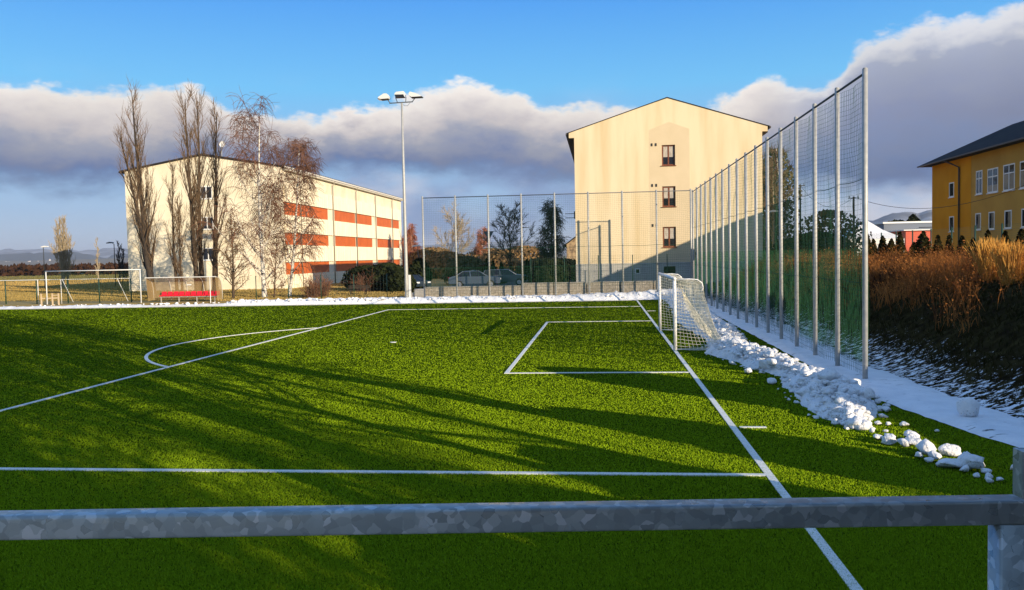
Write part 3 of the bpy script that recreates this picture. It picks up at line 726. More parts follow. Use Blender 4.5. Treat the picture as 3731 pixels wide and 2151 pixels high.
# ------------------------------------------------------------------ low fences
def mesh_fence(label,pts,h,sx=.12,sz=.2,r=.004,zf=None,mesh=True,rail=None,name='mesh_fence',post=.035):
    x0,y0=pts[0]; t=thing(name,label,'fence',(x0,y0,zf(x0,y0)))
    for x,y in pts:
        z=zf(x,y); mb=MB(); mb.tube([(x,y,z-.2),(x,y,z+h)],post,8); link('post',mb,M['green_post'],t,True)
    if mesh:
        mb=MB()
        for (xa,ya),(xb,yb) in zip(pts,pts[1:]):
            L=math.hypot(xb-xa,yb-ya); n=max(2,int(L/sx)); za,zb=zf(xa,ya),zf(xb,yb)
            for i in range(n):
                f=i/n; x,y,z=lerp(xa,xb,f),lerp(ya,yb,f),lerp(za,zb,f); mb.tube([(x,y,z+.05),(x,y,z+h-.05)],r,3,False)
            for k in range(int(h/sz)+1):
                zz=.05+(h-.1)*k/int(h/sz); mb.tube([(xa,ya,za+zz),(xb,yb,zb+zz)],r,3,False)
        link('wire_mesh',mb,M['green_post'],t)
    if rail:
        mb=MB(); mb.tube([(pts[0][0],pts[0][1]-.04,zf(*pts[0])+h),(pts[-1][0],pts[-1][1]-.04,zf(*pts[-1])+h)],.024,8); link('top_rail',mb,M[rail],t,True)
    return t
GZ=lambda x,y:.22
mesh_fence('low dark green mesh fence behind the snow bank under the birches',[(-29.98+2.67*i,31) for i in range(5)],2.0,.25,.4,.003,GZ)
mesh_fence('green mesh fence with a snowy white top rail at the far left',[(-62+2.72*i,30.5) for i in range(9)],2.0,.2,.3,.004,GZ,True,'white',post=.05)
mesh_fence('thin green mesh fence on top of the block wall before the cream gable',[(-8+2.6*i,31.45) for i in range(6)],2.1,.14,.2,.0035,lambda x,y:1.2)
EZ=lambda x,y:hgt(x,y)
mesh_fence('tall green mesh fence along the crest of the embankment by the thuja row',[(14.0,-8.6+2.5*i) for i in range(17)],2.0,.1,.1,.0022,EZ)
# retaining wall
t=thing('retaining_wall','low tan split block retaining wall behind the far snow bank','wall',(-12,31,.1))
for i in range(9):
    xa=-16.3+2.52*i; xb=min(xa+2.5,5.2); zt=1.05 if xb<-8.2 else 1.24
    mb=MB(); mb.box(xa+.04,xb-.02,30.95,31.2,0,zt); w=link('wall_bay',mb,M['block'],t)
    mb=MB(); mb.box(xa+.04,xb-.02,30.92,31.24,zt,zt+.05); link('coping',mb,M['conc'],w)
mb=MB(); mb.box(-16.26-.75,-16.26,30.5,31.2,0,.98); link('end_block',mb,M['conc'],t)
mb=MB(); mb.box(-17.75,-17.01,30.4,31.1,0,.66); link('end_block',mb,M['conc'],t)
# white posts of a training frame at the far left
t=thing('training_frame','pair of thin white poles standing by the far left fence','pole',(-47,29.9,.3))
for u in (95,152):
    p=atY(u,740,29.9); mb=MB(); mb.tube([(p.x,29.9,.2),(p.x,29.9,2.25)],.024,8); link('pole',mb,M['white'],t,True)
p=atY(124,745,29.2); t=thing('timber_hurdle','small pale timber frame standing in the snow at the far left','hurdle',(p.x,29.2,.3))
for dx in (-.75,.2,.72): 
    mb=MB(); mb.bar((p.x+dx,29.2,.2),(p.x+dx,29.2,1.15),.09); link('leg',mb,M['timber'],t)
mb=MB(); mb.bar((p.x-.9,29.2,1.18),(p.x+.9,29.2,1.2),.12,.05); link('top_board',mb,M['wood_dark'],t)
mb=MB(); mb.bar((p.x-.75,29.2,.75),(p.x+.72,29.2,.78),.05,.09); mb.bar((p.x+.2,29.2,1.0),(p.x+.72,29.2,1.0),.05,.07); link('rail',mb,M['timber'],t)
# park bench
def bench():
    x,y,z=-23.5,37.3,.25; t=thing('park_bench','dark slatted park bench on the dry lawn behind the green fence','bench',(x,y,z))
    mb=MB()
    for k in range(3): mb.box(x-.95,x+.95,y-.22+.14*k,y-.11+.14*k,z+.43,z+.47)
    link('seat',mb,M['wood_dark'],t)
    mb=MB()
    for k in range(2): mb.box(x-.95,x+.95,y+.24,y+.28,z+.58+.16*k,z+.7+.16*k)
    link('backrest',mb,M['wood_dark'],t)
    for dx in (-.65,.65):
        mb=MB(); mb.bar((x+dx,y-.2,z-.05),(x+dx,y-.2,z+.43),.06); mb.bar((x+dx,y+.22,z-.05),(x+dx,y+.3,z+.86),.06); mb.bar((x+dx,y-.2,z+.4),(x+dx,y+.22,z+.4),.05); link('leg',mb,M['black'],t)
bench()

# ------------------------------------------------------------------ buildings
def window(parent,face,pos,w,h,mframe,cols,rows=(1,),split=None,depth=.12,sill=True,pane='glass',fr=.07,curtain_or_reflection=None):
    """face 'y-' : wall plane y=pos[1], looking to -y; face 'x-' / 'x+'. pos = (a, plane, zbottom)"""
    a,pl,z=pos
    def bx(mb,a0,a1,d0,d1,z0,z1):
        if face=='y-': mb.box(a0,a1,pl-d1,pl-d0,z0,z1)
        elif face=='x-': mb.box(pl-d1,pl-d0,a0,a1,z0,z1)
        else: mb.box(pl+d0,pl+d1,a0,a1,z0,z1)
    mb=MB(); e=.012
    bx(mb,a,a+fr,.0,e+.02,z,z+h); bx(mb,a+w-fr,a+w,.0,e+.02,z,z+h); bx(mb,a+fr,a+w-fr,0,e+.02,z,z+fr); bx(mb,a+fr,a+w-fr,0,e+.02,z+h-fr,z+h)
    for i in range(1,cols): c=a+w*i/cols; bx(mb,c-fr*.55,c+fr*.55,0,e+.016,z+fr,z+h-fr)
    if split: bx(mb,a+fr,a+w-fr,0,e+.018,z+h*split-fr*.45,z+h*split+fr*.45)
    f=link('window',mb,mframe,parent)
    mb=MB(); bx(mb,a+fr*.5,a+w-fr*.5,.001,.008,z+fr*.5,z+h-fr*.5); link('pane',mb,M[pane],f)
    if curtain_or_reflection:
        mb=MB()
        for (b0,b1,c0,c1) in curtain_or_reflection: bx(mb,a+w*b0,a+w*b1,.0085,.0105,z+h*c0,z+h*c1)
        link('curtain',mb,M['curtain' if pane=='glass' and mframe==M['brown'] else 'glass_reflect'],f)  # brown windows: lace curtain; white windows: painted cream reflection
    if sill:
        mb=MB(); bx(mb,a-.06,a+w+.06,0,.1,z-.07,z-.005); link('sill',mb,mframe,f)
    return f
def wall_box(mb,x0,x1,y0,y1,z0,z1): mb.box(x0,x1,y0,y1,z0,z1)

def cream_house():
    x0,x1,y0,y1=-4.6,10.12,34.8,64; ze,zr,xr=12.75,15.62,2.8; zb=.6
    t=thing('apartment_house','tall cream rendered house showing its gable with three brown windows','house',((x0+x1)/2,y0,zb))
    wx0,wx1=2.34,3.38; ops=[(3.83,5.45),(7.05,8.67),(10.32,11.94)]
    def rz(x): return lerp(ze+.45,zr,(x-(x0-.42))/(xr-x0+.42)) if x<xr else lerp(zr,ze+.45,(x-xr)/(x1+.42-xr))
    mb=MB(); mb.prism([(x0,2.61),(wx0,2.61),(wx0,rz(wx0)),(x0-.42,ze+.45),(x0-.42,ze),(x0,ze)][::-1],1,y0,y0+.35)
    mb.prism([(wx1,2.61),(x1,2.61),(x1,ze),(x1+.42,ze),(x1+.42,ze+.45),(wx1,rz(wx1))][::-1],1,y0,y0+.35)
    for za,zc in ((2.61,ops[0][0]),(ops[0][1],ops[1][0]),(ops[1][1],ops[2][0])): mb.box(wx0,wx1,y0,y0+.35,za,zc)
    mb.prism([(wx0,ops[2][1]),(wx1,ops[2][1]),(wx1,rz(wx1)),(xr,zr),(wx0,rz(wx0))][::-1],1,y0,y0+.35)
    mb.box(x0,x1,y0+.352,y1,2.61,ze+.3)
    link('wall',mb,M['cream'],t)
    mb=MB(); mb.box(x0-.03,x1+.03,y0-.03,y1,zb-.6,2.608); link('plinth',mb,M['plinth'],t)
    # roof slabs
    rf=MB()
    for s,xe in ((-1,x0-.62),(1,x1+.62)):
        zl=ze+.33
        rf.prism([(xr,zr+.02),(xr,zr+.09),(xe,zl+.07),(xe,zl)] if s>0 else [(xr,zr+.02),(xe,zl),(xe,zl+.07),(xr,zr+.09)],1,y0-.04,y1+.1)
    r=link('roof',rf,M['roof'],t)
    for xe in (x0-.62-.05,x1+.62-.07):
        mb=MB(); mb.box(xe,xe+.12,y0-.08,y1,ze+.24,ze+.36); link('gutter',mb,M['pipe_dark'],r)
    for xe0,xe1 in ((x0-.5,x0-.001),(x1+.001,x1+.5)):
        mb=MB(); mb.box(xe0,xe1,y0+.36,y1,ze-.05,ze+.28); link('soffit',mb,M['wood_dark'],r)
    pr=lambda x: 13.15+(.6*(1-abs(x-2.92)/1.59))
    mb=MB(); mb.prism([(1.33,2.615),(wx0,2.615),(wx0,pr(wx0)),(1.33,13.15)],1,y0-.004,y0-.0005); mb.prism([(wx1,2.615),(4.5,2.615),(4.5,13.15),(wx1,pr(wx1))],1,y0-.004,y0-.0005)
    for za,zc in ((2.615,ops[0][0]),(ops[0][1],ops[1][0]),(ops[1][1],ops[2][0])): mb.box(wx0,wx1,y0-.004,y0-.0005,za,zc)
    mb.prism([(wx0,ops[2][1]),(wx1,ops[2][1]),(wx1,pr(wx1)),(2.92,13.75),(wx0,pr(wx0))],1,y0-.004,y0-.0005)
    link('render_patch',mb,M['patch'],t)
    for z in (10.32,7.05,3.83):
        window(t,'y-',(2.341,y0+.17,z+.001),1.038,1.618,M['brown'],2,fr=.1,sill=False,curtain_or_reflection=[(.12,.44,.42,.93),(.56,.88,.42,.93)])
    for z in (10.32,7.05,3.83):
        mb=MB(); mb.box(2.26,3.46,y0-.09,y0-.0045,z-.06,z-.005); link('sill',mb,M['brown'],t)
    for z in (12.0,8.78,5.6):
        mb=MB()
        for dx in (0,.32): mb.box(1.5+dx,1.62+dx,y0-.05,y0-.0045,z-.12,z+.1)
        link('vent_pair',mb,M['black'],t)
    mb=MB(); mb.box(2.4,3.3,y0-.06,y0-.031,1.75,2.3); link('basement_window',mb,M['glass'],t)
    window(t,'y-',(.12,y0-.031,1.75),.4,.42,M['frame_w'],1,fr=.06,sill=False)
    mb=MB()
    for z in (6.38,6.72): mb.bar((x0-.85,y0+.6,z+.0),(x0-.001,y0+.6,z),.05,.05)
    mb.box(x0-.12,x0-.001,y0+.5,y0+.7,6.3,6.9); link('wall_bracket',mb,M['black'],t)
cream_house()

def flats():
    x0,x1,y0,y1=-55.3,-37.25,55.4,110; ze,zr,xr=13.62,15.28,-46.1; zb=.2
    t=thing('flats_block','long white block with orange window bands and fluted cladding beyond the bare trees','block',((x0+x1)/2,y0,zb))
    mb=MB(); mb.prism([(x0,zb-.5),(x1,zb-.5),(x1,ze),(xr,zr-.15),(x0,ze)],1,y0,y0+.4); mb.box(x0,x1,y0+.402,y1,zb-.5,ze-.05); link('wall',mb,M['stucco1'],t)
    rf=MB()
    rf.prism([(xr,zr-.12),(xr,zr+.06),(x1+.5,ze+.12),(x1+.5,ze-.03)],1,y0-.22,y1+.2)
    rf.prism([(xr,zr-.12),(x0-.5,ze-.03),(x0-.5,ze+.12),(xr,zr+.06)],1,y0-.22,y1+.2)
    r=link('roof',rf,M['roof'],t)
    mb=MB(); mb.box(x1+.502,x1+.62,y0-.2,y1+.1,ze-.12,ze+.06); link('gutter',mb,M['fascia'],r)
    mb=MB(); mb.box(x1+.005,x1+.49,y0+.45,y1,ze-.28,ze-.06); link('eave_board',mb,M['fascia'],r)
    mb=MB()
    for i in range(60):
        y=lerp(y0+1,y1-1,i/59); mb.box(x1-.2,x1-.12,y,y+.5,ze+.22,ze+.36)
    link('snow_guard',mb,M['black'],r)
    mb=MB(); mb.box(x0-.66,x0-.5,y0-.1,y1,ze-.12,ze+.06); mb.bar((x0-.55,y0+.05,ze-.1),(x0-.05,y0+.05,ze-.7),.1); link('gutter',mb,M['pipe_dark'],r)
    # orange bands and piers, fluted cladding
    segs=[(56.0,70.6),(73.4,82.42),(82.85,91.0),(94.0,102.8),(103.2,108.0)]
    for z0,z1 in ((8.46,9.87),(5.15,6.5),(1.83,3.2)):
        for a,b in segs:
            mb=MB(); mb.box(x1+.002,x1+.03,a,b,z0,z1); link('orange_panel',mb,M['orange'],t)
            mb=MB(); mb.box(x1+.031,x1+.06,a,b,z1-.06,z1-.002); mb.box(x1+.031,x1+.05,a,a+.05,z0,z1-.06); link('panel_trim',mb,M['pipe_dark'],t)
    zr_=[(0.0,1.83),(3.2,5.15),(6.5,8.46),(9.87,11.7)]
    for z0,z1 in zr_:
        for a,b in [(55.95,72.3),(72.6,82.6),(82.7,92.7),(92.9,103.0),(103.1,109.2)]:
            mb=MB(); n=max(6,int((b-a)/.74)); 
            for i in range(n):
                ya=lerp(a,b,i/n); yb=lerp(a,b,(i+1)/n)
                prev=None
                for k in range(6):
                    f=k/5; d=.13+.10*math.sin(math.pi*f); y=lerp(ya,yb,.07+.86*f); o=len(mb.v)
                    mb.v+= [(x1+d,y,z0),(x1+d,y,z1-.05)]
                    if prev is not None: mb.face(prev,o,o+1,prev+1)
                    prev=o
                o=len(mb.v); ya,yb=lerp(ya,yb,.07),lerp(ya,yb,.93); mb.v+=[(x1+.001,ya,z1-.05),(x1+.001,yb,z1-.05),(x1+.001,ya,z0),(x1+.001,yb,z0)]; q=prev-10; mb.face(o+2,q,q+1,o); mb.face(prev,o+3,o+1,prev+1)
                mb.face(q+1,q+3,q+5,q+7,q+9,q+11,o+1,o)
            link('fluted_cladding',mb,M['clad'],t)
    for y in (60.66,72.42,82.62,92.8,103.05):
        mb=MB(); mb.tube([(x1+.56,y,ze-.1),(x1+.2,y,ze-.75),(x1+.2,y,.2)],.065,8); link('downpipe',mb,M['pipe'],t,True)
    for z in (10.36,6.98,3.58):
        window(t,'y-',(-46.56,y0,z),1.42,1.4,M['frame_w'],2,fr=.1)
    mb=MB(); p=atY(547,385,y0+4); mb.tube([(p.x,y0+4,15.0),(p.x,y0+4,17.0)],.04,6); link('aerial_mast',mb,M['galv'],t)
    mb=MB(); c=atY(549,356,y0+4); 
    mb.tube([(c.x,c.y-.05,c.z),(c.x+.03,c.y-.02,c.z)],.01,4)
    o=len(mb.v); 
    for rr,dd in ((0,.12),(.2,.09),(.36,.0)):
        for k in range(14): a=2*math.pi*k/14; mb.v.append((c.x+rr*math.cos(a),c.y-.1+dd,c.z+rr*math.sin(a)))
    for j in range(2):
        for k in range(14): mb.face(o+j*14+k,o+j*14+(k+1)%14,o+(j+1)*14+(k+1)%14,o+(j+1)*14+k)
    link('satellite_dish',mb,M['white_old'],t)
flats()

def ochre_house():
    x0,x1,y0,y1=29.5,39.5,6.0,52.5; ze=11.25; zb=1.5
    t=thing('school_building','ochre three storey building with dark hipped roof and white windows at right','building',(x0,y1,zb))
    mb=MB(); mb.box(x0,x1,43.94,y1,zb,ze); link('wall',mb,M['ochre'],t)
    mb=MB(); mb.box(x0+.02,x1,y0,43.93,zb,ze); link('wall',mb,M['olive'],t)
    ov=.95; rx=(x0+x1)/2; rz=ze+.12+ (x1-x0+2*ov)/2*.50
    a,b,c,d=(x0-ov,y0-ov),(x1+ov,y0-ov),(x1+ov,y1+ov),(x0-ov,y1+ov); hd=(x1-x0)/2+ov
    mb=MB(); z=ze+.12
    mb.v=[(*a,z),(*b,z),(*c,z),(*d,z),(rx,y0-ov+hd,rz),(rx,y1+ov-hd,rz),(*a,ze),(*b,ze),(*c,ze),(*d,ze)]
    for f in ((0,4,5,3),(1,2,5,4),(0,1,4),(3,5,2),(6,0,3,9),(6,9,8,7),(7,1,0,6),(8,2,1,7),(9,3,2,8)): mb.face(*f)
    r=link('roof',mb,M['roof'],t)
    mb=MB(); mb.box(x0-ov-.12,x0-ov-.001,y0-ov,y1+ov,ze-.02,ze+.1); link('gutter',mb,M['pipe_dark'],r)
    mb=MB(); mb.tube([(x0-ov-.05,47.3,ze),(x0-.5,46.8,ze-.35),(x0-.12,46.1,ze-.75),(x0-.12,46.1,1.5)],.075,8); link('downpipe',mb,M['pipe_dark'],t,True)
    W=M['frame_w']
    for ya,yb,z0,z1,c,s,bl in [(47.4,48.45,7.95,9.3,1,None,0),(47.4,48.4,4.8,6.2,1,None,0),
        (41.75,42.95,7.82,9.83,2,.66,0),(38.95,40.8,7.78,9.78,2,.66,1),(36.2,38.05,7.75,9.82,2,.66,2),(33.5,35.4,7.74,9.82,2,.66,2),(30.7,32.6,7.74,9.82,2,.66,2),
        (42.0,43.0,4.8,6.23,1,None,3),(39.5,40.55,4.77,6.22,1,None,3),(36.65,37.8,4.76,6.2,1,None,3),(34.0,35.1,4.76,6.2,1,None,3),(31.4,32.5,4.76,6.2,1,None,3),
        (28,29.9,7.74,9.82,2,.66,2),(25,26.9,7.74,9.82,2,.66,1)]:
        curtain_or_reflection=[None,[(.05,.95,.05,.32)],[(.05,.95,.05,.62)],[(.05,.55,.04,.96)]][bl]  # pane areas covered by the painted reflection
        window(t,'x-',(ya,x0+(.02 if ya<43.9 else 0),z0),yb-ya,z1-z0,W,c,split=s,fr=.1,curtain_or_reflection=curtain_or_reflection)
ochre_house()

# low red and grey hall far behind the mesh fence
def hall():
    y=95; a=atY(2197,560,y); b=atY(2330,560,y); z1=atY(2230,551,y).z; zm=atY(2250,571,y).z; z0=1
    t=thing('sports_hall','low grey flat roofed hall with a red front behind the white tent','hall',(a.x,y,z0))
    mb=MB(); mb.box(a.x-1,b.x,y,y+14,zm,z1); link('upper_wall',mb,M['tin_grey'],t)
    mb=MB(); mb.box(a.x,b.x+3,y-6,y-.01,z0,zm); link('front_wall',mb,M['tin_red'],t)
    mb=MB(); mb.box(a.x-.4,b.x+3.4,y-6.4,y-.01,zm,zm+.14); link('canopy_edge',mb,M['white'],t)
    mb=MB(); mb.box(atY(2266,560,y).x,b.x,y-.05,y-.012,zm+.6,z1-.7); link('window_band',mb,M['glass'],t)
    mb=MB(); mb.box(a.x-1.2,b.x,y-.2,y+14.2,z1,z1+.25); link('roof',mb,M['white_old'],t)
hall()
def tent():
    y=72; cx=atY(2133,560,y).x; z0=1.2; ze=atY(2133,590,y-3).z; zp=atY(2133,543,y).z+.1; w=3.35
    t=thing('marquee','white pointed party tent behind the embankment fence','tent',(cx,y,z0))
    mb=MB(); o=0; n=8
    mb.v=[(cx-w,y-w,ze),(cx+w,y-w,ze),(cx+w,y+w,ze),(cx-w,y+w,ze)]+[(cx+s*w*.45,y+q*w*.45,lerp(ze,zp,.46)) for s,q in((-1,-1),(1,-1),(1,1),(-1,1))]+[(cx,y,zp)]
    for i in range(4):
        j=(i+1)%4; mb.face(i,j,4+j,4+i); mb.face(4+i,4+j,8)
    link('roof',mb,M['tent'],t)
    mb=MB(); 
    mb.box(cx-w+.05,cx+w-.05,y-w+.04,y-w+.08,z0,ze-.0); mb.box(cx-w+.02,cx-w+.06,y-w+.1,y+w,z0,ze); mb.box(cx+w-.06,cx+w-.02,y-w+.1,y+w,z0,ze); link('side_wall',mb,M['tent'],t)
    for s in (-1,1):
        mb=MB(); mb.bar((cx+s*w,y-w,z0-.2),(cx+s*w,y-w,ze),.08); link('leg',mb,M['white'],t)
tent()
def stone_house():
    y=93; p=atY(1397,603,y); q=atY(1420,570,y)
    t=thing('stone_house','small tan stone house with sloping roof peeking out left of the cream gable','house',(p.x,y,.5))
    mb=MB(); x0=p.x; x1=p.x+12; ze=p.z; zr=ze+4.3
    mb.prism([(x0,.3),(x1,.3),(x1,ze),((x0+x1)/2,zr),(x0,ze)],1,y,y+10); link('wall',mb,M['tanhouse'],t)
    mb=MB(); mb.prism([((x0+x1)/2,zr+.02),((x0+x1)/2,zr+.2),(x0-.5,ze-.15),(x0-.5,ze-.33)],1,y-.4,y+10.4); mb.prism([((x0+x1)/2,zr+.02),(x1+.5,ze-.33),(x1+.5,ze-.15),((x0+x1)/2,zr+.2)],1,y-.4,y+10.4); link('roof',mb,M['roof'],t)
stone_house()
# ------------------------------------------------------------------ poles, lamps, sign
def lamp(u,v0,v1,Y,side,label,col='steel_dark'):
    a=atY(u,v1,Y); b=atY(u,v0,Y); zb=hgt(a.x,Y)
    t=thing('street_lamp',label,'street lamp',(a.x,Y,zb))
    mb=MB(); mb.tube([(a.x,Y,zb-.1),(a.x,Y,b.z-.1),(a.x+side*.25,Y,b.z)],[.07,.05,.04],8); link('pole',mb,M[col],t,True)
    mb=MB(); c=(a.x+side*.6,Y,b.z+.05); s0=len(mb.v)
    mb.prism([(c[0]-.5,c[2]-.07),(c[0]+.5,c[2]-.02),(c[0]+.45,c[2]+.1),(c[0],c[2]+.16),(c[0]-.45,c[2]+.05)],1,Y-.18,Y+.18); link('lamp_head',mb,M['white_old'] if col!='black' else M['steel_dark'],t)
lamp(113,610,745,75,.4,'slim street lamp with a white head left of the pale poplar at far left')
lamp(287,600,740,80,-1,'dark street lamp among the black poplar beside the white block','black')
lamp(1033,608,715,66,-.3,'short street lamp in front of the red brown birch right of the mast')
lamp(1921,523,640,52,-1,'street lamp with a white arm against the dark tree behind the tall net')
def upole(u,v,Y,label,col='wood_dark'):
    a=atY(u,v,Y); zb=hgt(a.x,Y); t=thing('utility_pole',label,'pole',(a.x,Y,zb))
    mb=MB(); mb.tube([(a.x,Y,zb-.2),(a.x,Y,a.z)],[.13,.09],8); link('pole',mb,M[col],t,True)
    mb=MB(); mb.bar((a.x-.5,Y,a.z-.15),(a.x+.5,Y,a.z-.15),.08); 
    for s in (-.4,.4): mb.tube([(a.x+s,Y,a.z-.1),(a.x+s,Y,a.z+.08)],.035,6)
    link('crossarm',mb,M[col],t); return Vector((a.x,Y,a.z-.05))
p1=upole(2105,485,50,'dark wooden utility pole in front of the white tent roof')
p2=upole(1973,455,62,'taller wooden utility pole behind the middle of the right net')
def wire(a,b,sag,label,r=.02):
    mb=MB(); a=Vector(a);b=Vector(b); mb.tube([a.lerp(b,k/24)-Z*(sag*4*(k/24)*(1-k/24)) for k in range(25)],r,4,False); o=link('overhead_wire',mb,M['black']); tag(o,label,'wire')
wire(p2,p1,1.6,'overhead wire sagging between the two wooden poles',.018)
e=atX(2525,462,29.4); wire(p1,(29.3,e.y-6,e.z+1.0),1.9,'overhead wire crossing in front of the ochre building',.02)
def sign():
    Y=44; a=atY(1205,580,Y); t=thing('road_sign','inverted triangle road sign on a pole seen from behind','road sign',(a.x,Y,.7))
    mb=MB(); mb.tube([(a.x,Y,.6),(a.x,Y,a.z+.1)],.04,8); link('pole',mb,M['galv'],t,True)
    mb=MB(); mb.prism([(a.x-.5,a.z+.35),(a.x+.5,a.z+.35),(a.x,a.z-.5)],1,Y-.07,Y-.045); link('plate',mb,M['steel_dark'],t)
sign()

# ------------------------------------------------------------------ cars
def car(x,y,rz,paint,label,zb,L=4.5,estate=True):
    t=thing('parked_car',label,'car',(0,0,0)); mb=MB(); hw=.86
    low=[(-2.2,.35),(-2.25,.62),(-2.2,.86),(-1.0,.98),(1.9,.98),(2.2,.9),(2.25,.6),(2.2,.35)]
    secs=[(-hw,.9),(-hw*.98,1),(hw*.98,1),(hw,.9)]
    def loft(mb,pr,w0,w1):
        n=len(pr); zmin=min(p[1] for p in pr); zmax=max(p[1] for p in pr); o=len(mb.v)
        for s in (-1,1):
            for px,pz in pr: f=(pz-zmin)/(zmax-zmin); mb.v.append((px,s*lerp(w0,w1,f),pz))
        mb.face(*[o+i for i in range(n)]); mb.face(*[o+n+i for i in range(n)][::-1])
        for i in range(n): j=(i+1)%n; mb.face(o+j,o+i,o+n+i,o+n+j)
    loft(mb,low,.88,.86)
    roof=[(-.35,1.42),(.0,1.47),(1.4,1.45),(1.75,1.40)] if estate else [(-.3,1.42),(.1,1.46),(.8,1.44),(1.0,1.4)]
    loft(mb,roof,.66,.6)
    # pillars
    for s in (-1,1):
        for a,b in (((-1.05,.97),(-.33,1.43)),((.35,.98),(.4,1.44)),((1.95,.97),(1.72,1.42)) if estate else ((1.7,.97),(.98,1.42))):
            mb.bar((a[0],s*.84,a[1]),(b[0],s*.65,b[1]),.08,.05)
    link('body',mb,paint,t)
    mb=MB(); loft(mb,[(-1.0,.975),(-.32,1.42),(1.68,1.41),(1.9,.975)] if estate else [(-1.0,.975),(-.3,1.42),(.98,1.41),(1.66,.975)],.82,.645); link('windows',mb,M['glass'],t)
    for s in (-1,1):
        for wx in (-1.38,1.32):
            mb=MB(); mb.tube([(wx,s*.68,.32),(wx,s*.9,.32)],.32,18); w=link('wheel',mb,M['tyre'],t)
            mb=MB(); mb.tube([(wx,s*.901,.32),(wx,s*.915,.32)],.2,14); link('rim',mb,M['rim'],w)
        mb=MB(); mb.box(-2.26,-2.12,s*.62-.17,s*.62+.17,.66,.8); link('headlight',mb,M['lamp_w'],t)
        mb=MB(); mb.box(2.1,2.265,s*.7-.1,s*.7+.1,.7,.92); link('tail_light',mb,M['lamp_r'],t)
    t.location=(x,y,zb); t.rotation_euler=(0,0,rz); return t
car(-13.5,38.6,math.pi+.12,M['car_s'],'silver blue saloon parked nearest behind the far net',.72,estate=False)
car(-11.2,41.8,math.pi-.05,M['car_g'],'grey estate car parked behind the silver blue saloon',.74)
car(-21.2,47.5,math.pi*.75,M['car_b'],'dark car with shiny bonnet under the evergreen bushes left of the mast',.28)

